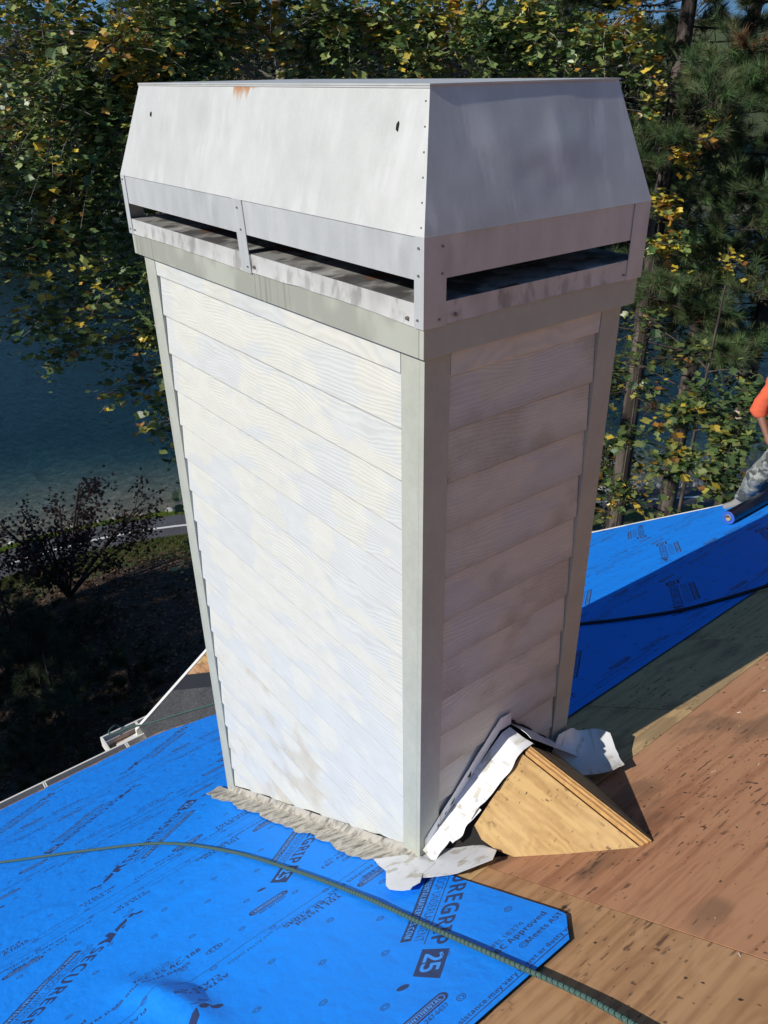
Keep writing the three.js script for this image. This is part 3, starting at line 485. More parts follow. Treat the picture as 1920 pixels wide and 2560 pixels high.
  leg(-E, -E, 1, 1); leg(L + E, -E, -1, 1); leg(-E, W + E, 1, -1); leg(L + E, W + E, -1, -1);
  for (const zz of [-E, W + E]) part('leg', slab([[0.828, 2.097], [0.888, 2.097], [0.912, T0], [0.853, T0]], (a, y) => V3(a, y, zz < 0 ? zz : zz), (a, y) => V3(a, y, zz < 0 ? zz + 0.003 : zz - 0.003), (a, y) => [a, y]), M.hoodPanel, hood);
  const screw = (x, y, z, ax, R = 0.0045) => { const g = new THREE.CylinderGeometry(R, R * 1.15, 0.005, 6); if (ax === 'z') g.rotateX(-Math.PI / 2); else g.rotateZ(Math.PI / 2); g.translate(x, y, z); part('screw', g, M.screw, hood); };
  for (const [x, y] of [[-0.015, 2.29], [-0.015, 2.225], [-0.012, 2.115], [0.03, 2.112], [0.88, 2.29], [0.868, 2.225], [0.845, 2.112], [0.806, 2.116], [L - 0.03, 2.112], [L + 0.015, 2.30], [L + 0.012, 2.112]]) screw(x, y, -E - 0.0015, 'z', x === 0.03 || x === 0.806 ? 0.005 : 0.003);
  for (const [y, z] of [[2.29, 0.025], [2.225, 0.025], [2.112, 0.018], [2.115, 0.075], [2.112, W - 0.055]]) screw(-E - 0.0015, y, z, 'x', z === 0.075 ? 0.005 : 0.0028);
  for (let i = 0; i < 6; i++) { const k = (i + 0.4) / 6, x = lerp(-E, I, k) + 0.012, y = lerp(T0, T1, k), z = lerp(-E, I, k); screw(x, y, z + 0.0005, 'z', 0.0022); }
  // fixed dark specks and the rust run at the top edge are matter on the metal
  const hz = y => lerp(-E, I, (y - T0) / (T1 - T0)) - 0.0035;
  part('rust_hole', [[0.148, 2.545, 0.004, 0.011], [1.60, 2.535, 0.005, 0.008]].map(([x, y, w, h]) => slab([[x - w, y - h], [x + w * 0.7, y - h * 0.6], [x + w, y + h * 0.4], [x - w * 0.2, y + h], [x - w * 0.9, y + h * 0.5]], (a, b) => V3(a, b, hz(b)), (a, b) => V3(a, b, hz(b) + 0.003), (a, b) => [a, b])), M.dark, hood);

  // flashing along the left wall: an apron lying ragged on the underlayment and a strip against the wall
  const rag = t => 0.030 * (fbm(t * 11, 3.3, 2, 4) - 0.5) * 2 + 0.018 * (noise(t * 55, 1, 4) - 0.5);
  part('flashing', sheet(90, 8, (p, q) => { const a = lerp(1.93, -0.02, p), w = 0.084 + rag(p) + (p < 0.08 ? 0.012 : 0); const v = -w * q; const lift = 0.020 + 0.010 * (1 - q) * (1 - q) + 0.009 * (noise(p * 8 + q * 2.2, q * 1.2, 6) - 0.4) * q + 0.003 * (noise(p * 60 + q * 5, q * 2, 9) - 0.5) * q; return roofP(a / RC, v, lift); }, 0.0015, (p, q) => [p * 6, q * 0.5]), M.flashDirty, chimney, { label: 'dirty ragged metal apron flashing along the lit wall' });
  part('flashing', sheet(60, 3, (p, q) => { const a = lerp(L - 0.03, 0.03, p); return V3(a, -PITCH * a + 0.016 + 0.066 * (1 - q) + 0.006 * (noise(p * 24, 2, 3) - 0.5) * (1 - q), 0.005 - 0.012 * q - 0.003 * noise(p * 12, q * 2, 8)); }, 0.0015, (p, q) => [p * 3, q * 0.2]), M.flashDirty, chimney, { label: 'grey upstand strip against the foot of the lit wall' });
  // pale bent corner pieces at the near corner
  const flat = (poly, h, mat, label, warp = 0.012) => part('flashing', slab(poly.map(p => [...p]), (a, v) => roofP(a / RC, v, h + warp * noise(a * 9, v * 9, 3)), (a, v) => roofP(a / RC, v, h + warp * noise(a * 9, v * 9, 3) - 0.0018), (a, v) => [a * 2, v * 2]), mat, chimney, { label });
  flat([[0.155, -0.09], [0.10, -0.108], [0.02, -0.128], [-0.055, -0.187], [-0.085, -0.195], [-0.108, -0.188], [-0.135, -0.176], [-0.158, -0.158], [-0.150, -0.140], [-0.156, -0.112], [-0.12, -0.07], [-0.11, 0.0], [0.0, 0.01], [0.05, -0.02]], 0.036, M.flash, 'white bent corner flashing at the near foot of the chimney');
  flat([[-0.10, -0.10], [-0.16, -0.07], [-0.215, -0.03], [-0.235, -0.008], [-0.30, 0.10], [-0.27, 0.15], [-0.12, 0.165], [-0.05, 0.13], [-0.02, 0.03], [-0.03, -0.04]], 0.032, M.flash, 'white valley flashing below the saddle plywood');
  // step flashing climbing the saddle beside the shaded wall
  const cr = (a, b, h = 0) => V3(a, 0.44 - Math.abs(b - 0.42) * 1.048 + h * 0.69, b + (b < 0.42 ? -h * 0.72 : h * 0.72));
  const st = [[0.045, 0.15], [0.115, 0.225], [0.19, 0.32], [0.285, 0.43]];
  st.forEach(([b0, b1], i) => {
    const w0 = [0.075, 0.095, 0.105, 0.118][i];
    part('flashing', sheet(18, 12, (p, q) => { const b = lerp(b0, b1, p), a = -0.004 - (w0 + 0.016 * (noise(p * 4 + i * 9, 3, 1) - 0.5)) * q - 0.01 * (i % 2) * p; return cr(a, b, 0.034 - 0.004 * i + 0.012 * (1 - p) + 0.014 * q * (noise(p * 3 + i * 3, q * 2, i) - 0.1)); }, 0.0015, (p, q) => [p * 0.3 + i * 0.3, q * 0.3]), M.flash, chimney, { label: ['lowest', 'second', 'third', 'topmost'][i] + ' white step flashing tile climbing the saddle' });
    part('flashing', sheet(10, 3, (p, q) => { const b = lerp(b0, b1, p); return cr(-0.0035 - 0.003 * q, b, 0.03).add(V3(0, 0.058 * (1 - q) + 0.006 * noise(p * 5, i, 2), 0)); }, 0.0015, (p, q) => [p * 0.3, q * 0.2]), M.flash, chimney);
  });
  part('flashing', sheet(14, 8, (p, q) => { const b = lerp(0.425, 0.80, p), a = -0.004 - 0.105 * q; return cr(a, b, 0.034 + 0.02 * p + 0.01 * noise(p * 6, q * 4, 9)); }, 0.0015, (p, q) => [p * 0.4, q * 0.3]), M.flash, chimney, { label: 'shaded white flashing running down behind the saddle ridge' });
  // dark strip painting in dirt and the shadow gap between siding and saddle flashing
  part('gap_shade_dirt', sheet(60, 3, (p, q) => { const b = lerp(0.05, 0.79, p), k = noise(p * 42, 3, 3), y = Math.max(0.0, 0.445 - Math.abs(b - 0.42) * 1.06); return V3(-0.001 - 0.006 * k, y + 0.022 + (0.034 + 0.022 * k) * (1 - q), b); }, 0.002, (p, q) => [p, q]), M.tar, chimney);
}

// saddle (cricket) behind the chimney
{
  const cr = (a, b, h = 0) => V3(a, 0.44 - Math.abs(b - 0.42) * 1.048 + h * 0.69, b + (b < 0.42 ? -h * 0.72 : h * 0.72));
  const sad = thing('roof_saddle', 'small plywood saddle roof butting against the shaded chimney wall', 'roof saddle', [-0.3, 0.2, 0.42]);
  const val = b => -0.65 * (0.42 - Math.abs(b - 0.42)) / 0.42;
  part('plywood_sheet', slab([[-0.122, 0.402], [-0.112, 0.180], [-0.165, 0.166], [-0.235, 0.172], [val(0.19) - 0.01, 0.19], [-0.655, 0.402]], (a, b) => cr(a, b, 0.012), (a, b) => cr(a, b, -0.002), (a, b) => [a / 1.3, b / 0.8]), M.plyGold, sad, { label: 'sunlit golden plywood side of the saddle' });
  part('plywood_sheet', slab([[-0.126, 0.404], [-0.126, 0.428], [-0.662, 0.428], [-0.648, 0.404]], (a, b) => V3(a, 0.455 - (b > 0.42 ? 0.004 : 0) - (0.428 - b) * 0.75, b), (a, b) => V3(a, 0.418, b), (a, b) => [a / 1.0, 0.1 + (b - 0.404) / 0.024 * 0.8]), M.plyEdge, sad, { label: 'exposed edge strip of plywood along the saddle ridge' });
  part('plywood_sheet', slab([[-0.128, 0.429], [-0.126, 0.835], [-0.02, 0.835], [val(0.835) - 0.02, 0.83], [-0.655, 0.432]], (a, b) => cr(a, b, 0.016), (a, b) => cr(a, b, 0.0), (a, b) => [a / 1.3, b / 0.8]), M.plyGold, sad);
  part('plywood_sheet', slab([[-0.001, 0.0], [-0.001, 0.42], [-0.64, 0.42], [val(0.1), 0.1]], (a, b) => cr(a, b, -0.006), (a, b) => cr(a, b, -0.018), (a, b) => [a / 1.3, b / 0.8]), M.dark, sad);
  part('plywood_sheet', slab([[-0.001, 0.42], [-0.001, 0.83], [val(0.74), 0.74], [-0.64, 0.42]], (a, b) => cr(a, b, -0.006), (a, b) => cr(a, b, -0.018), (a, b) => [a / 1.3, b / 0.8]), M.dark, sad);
  // the loose bent flap behind it
  const flap = thing('metal_flap', 'loose curled sheet of white flashing behind the saddle ridge', 'metal sheet', [-0.16, 0.19, 0.8]);
  const A = [V3(-0.045, 0.150, 0.66), V3(-0.135, 0.152, 0.655), V3(-0.215, 0.195, 0.685), V3(-0.285, 0.238, 0.742), V3(-0.305, 0.262, 0.796)], Bq = [V3(-0.02, 0.235, 0.74), V3(-0.02, 0.215, 0.82), V3(-0.02, 0.165, 0.89), V3(-0.055, 0.165, 0.945), V3(-0.142, 0.214, 0.930)];
  const ca = new THREE.CatmullRomCurve3(A), cb = new THREE.CatmullRomCurve3(Bq);
  part('sheet', sheet(30, 14, (p, q) => { const x = ca.getPoint(p), y = cb.getPoint(p), o = x.lerp(y, q); o.y += -0.028 * Math.sin(q * Math.PI) * Math.sin(p * 2.6) + 0.008 * (noise(p * 7, q * 5, 2) - 0.5) - 0.006 * step(0.86, 1, p) * noise(q * 8, 1, 1); if (p > 0.9) o.addScaledVector(V3(-0.6, 0.1, -0.3), 0.02 * (noise(q * 7, 4, 2) - 0.5)); return o; }, 0.0015, (p, q) => [p * 0.4, q * 0.3]), M.flash, flap);
}

// ================================================================ ropes and the roll
{
  const S3 = (u, v, h) => roofP(u / RC, v, h);
  const o = thing('rope', 'teal braided rope snaking across the sunlit blue underlayment', 'rope', [0.4, -0.26, -0.3], 'ropes lying on the roof');
  const pts = [[4.1, -2.2], [3.4, -1.62], [2.751, -1.239], [2.037, -0.793], [1.559, -0.519], [0.975, -0.361], [0.427, -0.286], [-0.026, -0.256], [-0.323, -0.248], [-0.619, -0.241], [-0.891, -0.232], [-1.006, -0.24], [-1.5, -0.30], [-2.2, -0.5]];
  part('strand', tube(pts.map(([u, v], i) => S3(u, v, 0.022 + 0.003 * (i % 2))), 0.0078, 0.0078, 10, 260), M.rope, o);
  const o2 = thing('rope', 'dark rope crossing the shaded blue strip toward the right edge', 'rope', [1.2, -0.8, 2.5], 'ropes lying on the roof');
  part('strand', tube([[1.75, 2.42], [1.24, 2.538], [0.905, 2.575], [0.551, 2.666], [0.222, 2.972], [-0.1, 3.4], [-0.5, 4.2]].map(([u, v]) => S3(u, v, 0.026)), 0.011, 0.011, 10, 120), M.ropeBlack, o2);
  const o3 = thing('rope', 'thin teal rope running down the valley and looping over the lower gutter', 'rope', [4.4, -2.9, 0.6], 'ropes lying on the roof');
  part('strand', tube([V3(3.45, WV + PITCH * 1.45 + 0.014, 1.45), V3(4.02, WV + PITCH * 0.90 + 0.014, 0.90), V3(4.33, WV + PITCH * 0.60 + 0.014, 0.60), V3(4.60, WV + PITCH * 0.335 + 0.014, 0.335), V3(4.69, -2.985, 0.23), V3(4.72, -3.02, 0.13), V3(4.77, -3.03, 0.055), V3(4.83, -3.04, 0.07), V3(4.88, -3.06, 0.16), V3(4.885, -3.15, 0.20), V3(4.88, -3.6, 0.21), V3(4.88, -5, 0.22)], 0.009, 0.009, 8, 120), M.rope, o3);
}
{
  const roll = thing('underlayment_roll', 'dark glossy roll of underlayment with blue end and cardboard core', 'roll', [1.48, -0.95, 5.2]);
  const dir = V3(-0.03, 0.02, 1).normalize(), o = roofP(1.487 / RC, 4.955, 0.078), q = new THREE.Quaternion().setFromUnitVectors(V3(0, 1, 0), dir), R = 0.062, Lr = 0.98;
  const put = g => { g.applyQuaternion(q); g.translate(o.x, o.y, o.z); return g; };
  const prof = [[0.0305, 0.002], [R - 0.003, 0], [R, 0.003], [R, Lr - 0.003], [R - 0.003, Lr], [0.0305, Lr]].map(p => new THREE.Vector2(...p));
  const endM = std({ roughness: 0.4, map: dtex(256, 16, (x, y) => mix3([0.10, 0.25, 0.62], [0.35, 0.52, 0.85], noise(0.5, y * 60, 2))) });
  const film = new THREE.MeshPhysicalMaterial({ color: 0x0b1226, roughness: 0.28, clearcoat: 0.5, clearcoatRoughness: 0.3, bumpMap: dtex(64, 64, (x, y) => g3(fbm(x * 6, y * 3, 2, 3, 6, 3)), false), bumpScale: 0.004 });
  part('film', put(new THREE.LatheGeometry(prof.slice(2, 4), 48)), film, roll);
  part('roll_end', put(new THREE.LatheGeometry(prof.slice(0, 3), 48)), endM, roll); part('roll_end', put(new THREE.LatheGeometry(prof.slice(3), 48)), endM, roll);
  part('core', put(new THREE.LatheGeometry([[0.024, 0.3], [0.024, -0.004], [0.0308, -0.004], [0.0308, 0.3]].map(p => new THREE.Vector2(...p)), 32)), std({ color: 0xcfc0a4, roughness: 0.9 }), roll);
}
{ // chips and scraps on the bare deck: too small to pick apart
  const r = rng(121), g = new THREE.BoxGeometry(1, 0.25, 0.3), n = 150, im = new THREE.InstancedMesh(g, std({ color: 0xffffff, roughness: 0.9 }), n), m = new THREE.Matrix4(), q = new THREE.Quaternion(), y = new THREE.Quaternion().setFromAxisAngle(V3(0, 0, 1), -Math.atan(PITCH));
  for (let i = 0; i < n; i++) { const s = -2.4 + 2.6 * r(), v = s > -0.9 ? 0.6 + 3.2 * r() : 0.05 + 2.2 * r(), k = 0.004 + 0.012 * r() * r(); q.setFromAxisAngle(V3(0, 1, 0), r() * 6.28).premultiply(y); m.compose(roofP(s, v, k * 0.1), q, V3(k * 1.6, k, k)); im.setMatrixAt(i, m); const t = r(); im.setColorAt(i, t < 0.45 ? new THREE.Color(0.55, 0.42, 0.24) : t < 0.6 ? new THREE.Color(0.7, 0.68, 0.62) : new THREE.Color(0.05, 0.04, 0.035)); }
  im.name = 'wood_chips'; im.castShadow = im.receiveShadow = true; im.userData = { kind: 'stuff', label: 'tiny wood chips and tar scraps littering the bare plywood', category: 'debris' }; scene.add(im);
}

// ================================================================ trees
// leaf and needle shapes
function leafShape() {                                             // four-lobed leaf folded a little along its rib
  const o = [[0, 0], [0.30, 0.10], [0.50, 0.34], [0.36, 0.50], [0.50, 0.86], [0, 0.72]], pos = [];
  const P = (x, y) => [x, y, Math.abs(x) * 0.38 - 0.10 * y * y];
  for (const sx of [1, -1]) for (let i = 1; i < o.length - 1; i++) { const a = P(0, 0.3), q = [P(sx * o[i][0], o[i][1]), P(sx * o[i + 1][0], o[i + 1][1])]; pos.push(...a, ...(sx > 0 ? q[0] : q[1]), ...(sx > 0 ? q[1] : q[0])); }
  for (const sx of [1, -1]) { const q = [P(0, 0), P(sx * 0.30, 0.10)]; pos.push(...P(0, 0.3), ...(sx > 0 ? q[0] : q[1]), ...(sx > 0 ? q[1] : q[0])); }
  const g = new THREE.BufferGeometry(); g.setAttribute('position', new THREE.Float32BufferAttribute(pos, 3)); g.computeVertexNormals(); return g;
}
function tuftShape(n, len, w, spread, seed) {
  const r = rng(seed), pos = [];
  for (let i = 0; i < n; i++) {
    const a = r() * 6.283, s = spread * (0.25 + 0.75 * Math.sqrt(r())), d = V3(Math.cos(a) * s, Math.sqrt(Math.max(0.04, 1 - Math.min(0.96, s * s))), Math.sin(a) * s).normalize(), l = len * (0.7 + 0.4 * r());
    const side = V3(r() - 0.5, r() - 0.5, r() - 0.5).cross(d).normalize().multiplyScalar(w / 2), o = V3(0, len * 0.5 * r(), 0);
    for (const p of [o.clone().add(side), o.clone().sub(side), o.clone().addScaledVector(d, l)]) pos.push(p.x, p.y, p.z);
  }
  const g = new THREE.BufferGeometry(); g.setAttribute('position', new THREE.Float32BufferAttribute(pos, 3)); g.computeVertexNormals(); return g;
}
const LEAF = leafShape();
function foliage(name, list, geo, mat, parent) {                    // list: {p, q, s, c}
  const im = new THREE.InstancedMesh(geo, mat, list.length), m = new THREE.Matrix4(), o = originOf(parent), sc = V3(0, 0, 0);
  list.forEach((e, i) => { m.compose(e.p.clone().sub(o), e.q, sc.set(e.s, e.s, e.s)); im.setMatrixAt(i, m); im.setColorAt(i, e.c); });
  im.name = name; im.castShadow = im.receiveShadow = true; im.userData.kind = 'stuff'; parent.add(im); return im;
}
const inBall = r => { let p; do p = V3(r() * 2 - 1, r() * 2 - 1, r() * 2 - 1); while (p.lengthSq() > 1); return p; };
const PAL = { green: [[0.07, 0.13, 0.04], [0.115, 0.19, 0.055], [0.19, 0.26, 0.075], [0.29, 0.34, 0.10]], yellow: [[0.58, 0.45, 0.06], [0.72, 0.52, 0.06], [0.48, 0.43, 0.08]], rust: [[0.45, 0.21, 0.035], [0.36, 0.17, 0.045], [0.55, 0.30, 0.04]] };
function leafColour(r, p, yel) {
  const k = fbm(p.x * 0.9, p.y * 0.9, Math.floor(p.z * 1.4), 2), y = clamp((k - 0.42) * 2.2) * yel + 0.06, t = r();
  const set = t < y * 0.7 ? PAL.yellow : t < y ? PAL.rust : PAL.green, c = set[Math.floor(r() * set.length)], b = 0.75 + 0.5 * r(); return new THREE.Color(c[0] * b, c[1] * b, c[2] * b);
}
// broad-leaved tree: trunk, limbs to each clump, twigs, leaves
function broadleaf(o) {
  const r = rng(o.seed), t = thing(o.name, o.label, 'tree', o.base, o.group), B = V3(...o.base), top = V3(o.base[0] + (o.lean?.[0] || 0), o.top, o.base[2] + (o.lean?.[1] || 0));
  const mid = B.clone().lerp(top, 0.5).add(V3((r() - 0.5) * 0.4, 0, (r() - 0.5) * 0.4)), tr = limbs(); limb(tr, B, mid, top, o.r, o.r * 0.25, 12, 18); part('trunk', limbGeo(tr), o.bark || M.bark, t);
  const at = f => V3(0, 0, 0).addScaledVector(B, (1 - f) * (1 - f)).addScaledVector(mid, 2 * f * (1 - f)).addScaledVector(top, f * f);
  const br = limbs(), tw = limbs(), leaves = [], Q = new THREE.Quaternion(), E = new THREE.Euler();
  for (const [x, y, z, R, k] of o.blobs) {
    const C = V3(x, y, z), hd = Math.hypot(x - B.x, z - B.z), f = clamp((y - 0.35 * hd - B.y) / (o.top - B.y), 0.12, 0.93), a = at(f), h = a.clone().lerp(C, 0.55).add(V3(0, 0.12 * hd, 0));
    limb(br, a, h, C, (0.022 + 0.012 * hd * 0.6) * (o.limb || 1), 0.012 * (o.limb || 1), 6, 9);
    const nt = Math.ceil(15 * Math.pow(R, 1.7) * (0.5 + 0.5 * k) * (o.twigs || 1));
    for (let i = 0; i < nt; i++) {
      const d = inBall(r), e = C.clone().add(d.multiply(V3(R, R * 0.82, R))), s0 = h.clone().lerp(C, 0.35 + 0.65 * r()), m = s0.clone().lerp(e, 0.5).add(V3((r() - 0.5) * 0.2, 0.14 * R, (r() - 0.5) * 0.2));
      e.y -= (o.droop || 0.2) * R * r(); limb(tw, s0, m, e, 0.012, 0.003, 4, 5);
      const nl = Math.round((o.leaves || 38) * k * (0.6 + 0.8 * r()));
      for (let j = 0; j < nl; j++) {
        const f2 = 0.25 + 0.8 * r(), p = V3(0, 0, 0).addScaledVector(s0, (1 - f2) * (1 - f2)).addScaledVector(m, 2 * f2 * (1 - f2)).addScaledVector(e, f2 * f2).addScaledVector(inBall(r), o.jit || 0.24);
        E.set(-1.2 - 1.2 * r() + (r() - 0.5), r() * 6.283, (r() - 0.5) * 1.4, 'YXZ'); leaves.push({ p, q: Q.setFromEuler(E).clone(), s: (o.size || 0.13) * (0.4 + 0.95 * r()), c: leafColour(r, p, o.yellow ?? 0.8).multiplyScalar(o.tone || 1) });
      }
    }
  }
  part('limb', limbGeo(br), o.bark || M.bark, t, { kind: 'stuff' }); part('twig', limbGeo(tw), o.bark || M.bark, t, { kind: 'stuff' });
  foliage('crown', leaves, LEAF, o.dull ? M.leafDull : M.leaf, t); return leaves.length;
}
const TUFT = [tuftShape(44, 0.19, 0.006, 0.95, 3), tuftShape(44, 0.17, 0.006, 0.85, 4)];
function pine(o) {
  const r = rng(o.seed), t = thing(o.name, o.label, 'tree', o.base, o.group), B = V3(...o.base), top = V3(o.base[0] + (o.lean?.[0] || 0), o.top, o.base[2] + (o.lean?.[1] || 0)), H = top.y - B.y;
  const mid = B.clone().lerp(top, 0.5).add(V3(o.curve || 0.1, 0, 0)), tr = limbs(); limb(tr, B, mid, top, o.r, o.r * 0.3, 12, 20); part('trunk', limbGeo(tr), M.bark, t);
  const at = f => V3(0, 0, 0).addScaledVector(B, (1 - f) * (1 - f)).addScaledVector(mid, 2 * f * (1 - f)).addScaledVector(top, f * f), br = limbs(), list = [], Y = V3(0, 1, 0), q = new THREE.Quaternion();
  const n = Math.round((o.top - o.low) * (o.dens || 4.2));
  for (let i = 0; i < n; i++) {
    const y = lerp(o.low, o.top - 0.2, (i + r()) / n), f = (y - B.y) / H, a = at(f), az = r() * 6.283, Lb = o.reach * (0.55 + 0.6 * r()) * clamp(1.25 - Math.pow((y - o.low) / (o.top - o.low), 2)), dir = V3(Math.cos(az), 0, Math.sin(az));
    const e = a.clone().addScaledVector(dir, Lb).add(V3(0, (o.rise ?? 0.1) * Lb - 0.15 * r(), 0)), m = a.clone().lerp(e, 0.5).add(V3(0, -0.08 * Lb, 0)); limb(br, a, m, e, 0.017, 0.005, 5, 6);
    const ns = Math.round(Lb * 6.5);
    for (let j = 0; j < ns; j++) {
      const g = 0.3 + 0.7 * r(), p0 = V3(0, 0, 0).addScaledVector(a, (1 - g) * (1 - g)).addScaledVector(m, 2 * g * (1 - g)).addScaledVector(e, g * g), sd = V3(r() - 0.5, 0.25 * r(), r() - 0.5).normalize().add(dir.clone().multiplyScalar(0.6)).normalize(), l2 = 0.25 + 0.55 * r() * (1.2 - g), p1 = p0.clone().addScaledVector(sd, l2); limb(br, p0, p0.clone().lerp(p1, 0.5), p1, 0.008, 0.004, 3, 2);
      const dead = r() < (o.dead || 0.03), nt = (o.tufts || 5);
      for (let k = 0; k < nt; k++) {
        const d = sd.clone().add(inBall(r).multiplyScalar(0.55)).add(V3(0, 0.15, 0)).normalize(), p = p0.clone().lerp(p1, 0.35 + 0.7 * (k + r()) / nt).addScaledVector(inBall(r), 0.05), c = dead ? [0.19, 0.10, 0.045] : [0.06 + 0.05 * r(), 0.10 + 0.05 * r(), 0.035 + 0.015 * r()]; q.setFromUnitVectors(Y, d);
        list.push({ p, q: q.clone(), s: (o.size || 1) * (0.8 + 0.5 * r()), c: new THREE.Color(...c).multiplyScalar((o.tone || 1) * (0.7 + 0.6 * r())) });
      }
    }
  }
  part('limb', limbGeo(br), M.barkDark, t, { kind: 'stuff' }); foliage('crown', list, TUFT[o.seed % 2], M.needle, t);
}
broadleaf({ name: 'poplar_tree', label: 'tall autumn poplar hanging over the lake left of the chimney', base: [12.1, -9.0, 7.0], top: 9, r: 0.26, seed: 101, bark: M.barkPale, yellow: 0.75, droop: 0.35, blobs: [
  [11.37, 3.23, 2.65, 1.4, 1], [10.95, 2.36, 2.33, 1.4, 1], [11.44, 1.4, 2.25, 1.3, 1], [10.66, 2.89, 3.21, 1.3, 1], [10.66, 1.87, 3.15, 1.3, 1], [11.26, 1.06, 2.72, 1.2, 1], [10.79, 3.23, 4.19, 1.3, 1], [10.87, 2.48, 4.03, 1.1, 1], [10.98, 3.07, 4.98, 1.2, 1], [11.16, 3.5, 5.67, 1.2, 1], [10.7, 0.8, 3.31, 0.8, 1],
  [11.37, 0.41, 2.01, 1.1, 1.0], [10.57, 0.03, 2.69, 0.95, 0.9], [10.3, -0.09, 3.35, 0.7, 1.0], [11.2, -0.45, 2.0, 0.8, 0.6], [10.15, -0.82, 3.23, 0.6, 0.9], [10.32, -0.9, 2.7, 0.65, 0.6], [9.91, -1.63, 3.15, 0.5, 0.8], [10.19, -1.6, 2.37, 0.45, 0.4], [9.79, -2.21, 2.85, 0.4, 0.5], [9.75, -2.8, 3.1, 0.3, 0.5], [10.6, -0.9, 2.2, 0.7, 0.5], [10.4, -1.5, 2.75, 0.6, 0.55], [10.1, -2.2, 3.15, 0.45, 0.5], [10.9, -0.5, 1.6, 0.7, 0.5], [9.67, -3.35, 3.25, 0.4, 0.8], [9.72, -4.34, 3.22, 0.45, 0.8],
  [11.15, 4.31, 3.06, 1.5, 0.4], [11.04, 4.39, 4.63, 1.5, 0.4], [10.69, 4.52, 6.29, 1.5, 0.4], [11.69, 3.02, 1.45, 1.3, 0.4], [11.72, 1.65, 1.09, 1.3, 0.6], [11.59, 5.66, 4.1, 1.6, 0.25], [11.18, 5.92, 5.97, 1.6, 0.25], [13.2, 2.6, 3.2, 1.5, 0.8], [13.4, 1.2, 2.2, 1.4, 0.8], [13.2, 3.2, 5.2, 1.6, 0.8]] });
broadleaf({ name: 'poplar_tree', label: 'yellowing poplar whose crown spreads above the hood toward the pines', base: [10.6, -9.0, 9.6], top: 9, r: 0.2, seed: 202, bark: M.barkPale, yellow: 1.0, droop: 0.3, blobs: [
  [11.18, 3.27, 6.65, 1.2, 1], [11.29, 2.82, 7.41, 1.0, 0.9], [10.06, 3.41, 6.87, 1.2, 1], [9.66, 3.04, 7.43, 1.1, 1], [9.05, 3.32, 7.84, 1.2, 1], [8.3, 2.94, 8.09, 1.1, 1], [7.78, 3.27, 8.59, 1.1, 0.9], [7.02, 2.85, 8.75, 0.9, 0.9], [6.69, 3.18, 9.39, 0.9, 0.8], [6.1, 2.72, 9.22, 0.5, 0.7], [9.81, 2.59, 8.51, 0.9, 0.8], [7.11, 2.38, 9.45, 0.4, 0.5],
  [9.92, 4.51, 7.41, 1.5, 0.45], [8.46, 4.41, 8.35, 1.5, 0.45], [7.39, 4.31, 9.36, 1.3, 0.5], [9.7, 5.91, 8.1, 1.7, 0.25], [11.6, 2.4, 9.6, 1.5, 0.7], [10.0, 2.2, 10.8, 1.5, 0.7], [8.4, 2.0, 11.0, 1.3, 0.7]] });
broadleaf({ name: 'poplar_sapling', label: 'low bright leafy tree just beyond the gable end', base: [3.9, -7.4, 8.4], top: 0.2, r: 0.05, seed: 303, yellow: 0.7, size: 0.115, leaves: 24, twigs: 2.2, tone: 0.68, jit: 0.18, limb: 0.5, blobs: [
  [3.34, -1.05, 7.22, 0.6, 0.9], [2.73, -1.24, 7.1, 0.55, 1], [3.4, -1.69, 7.01, 0.4, 0.8], [2.7, -1.61, 6.8, 0.4, 1], [2.99, -1.08, 8.0, 0.55, 0.8], [5.0, -0.55, 8.48, 0.6, 0.3], [4.42, -1.27, 7.84, 0.4, 0.35], [5.01, -1.01, 8.06, 0.4, 0.3], [4.53, -1.89, 7.47, 0.35, 0.5], [4.29, -0.81, 8.6, 0.45, 0.2], [3.49, -0.83, 8.43, 0.5, 0.25], [4.6, -3.0, 7.9, 0.8, 0.4], [3.6, -3.2, 7.9, 0.8, 0.4]] });
broadleaf({ name: 'climbing_vine', label: 'yellow-leaved vine climbing the front pine trunk', base: [6.2, -8.6, 10.1], top: 2.6, r: 0.025, seed: 404, yellow: 1.25, size: 0.11, leaves: 15, twigs: 2.2, jit: 0.16, limb: 0.5, blobs: [
  [5.73, 0.82, 9.56, 0.3, 1.3], [5.49, 0.35, 9.39, 0.32, 1.5], [5.53, 1.56, 9.79, 0.3, 1], [5.39, 1.91, 10.14, 0.35, 0.9], [6.03, 2.16, 9.26, 0.3, 0.8], [5.19, -0.22, 9.44, 0.3, 0.6], [4.88, 0.11, 10.3, 0.35, 0.5]] });
broadleaf({ name: 'understory_tree', label: 'dark leafy understory tree behind the pine trunks', base: [8.6, -9.2, 13.4], top: 1.5, r: 0.09, seed: 505, yellow: 0.35, tone: 0.4, limb: 0.6, leaves: 34, twigs: 1.2, blobs: [
  [8.2, -3.2, 12.2, 1.3, 0.8], [9.4, -1.6, 13.2, 1.4, 0.8], [7.4, -1.2, 13.2, 1.2, 0.8], [8.6, 0.0, 13.6, 1.3, 0.8], [7.6, -4.6, 11.6, 1.2, 0.7], [10.0, -3.4, 12.6, 1.3, 0.7], [6.6, -2.6, 13.6, 1.2, 0.7], [6.4, -0.4, 14.2, 1.2, 0.7], [5.6, -1.6, 14.0, 1.1, 0.6], [8.4, -5.8, 12.4, 1.2, 0.6]] });
pine({ name: 'pine_tree', label: 'front pine with grey trunk standing right of the chimney', base: [6.4, -8.8, 10.5], top: 11, low: -2.6, reach: 2.0, r: 0.19, seed: 11, tufts: 6, dens: 7, tone: 0.85 });
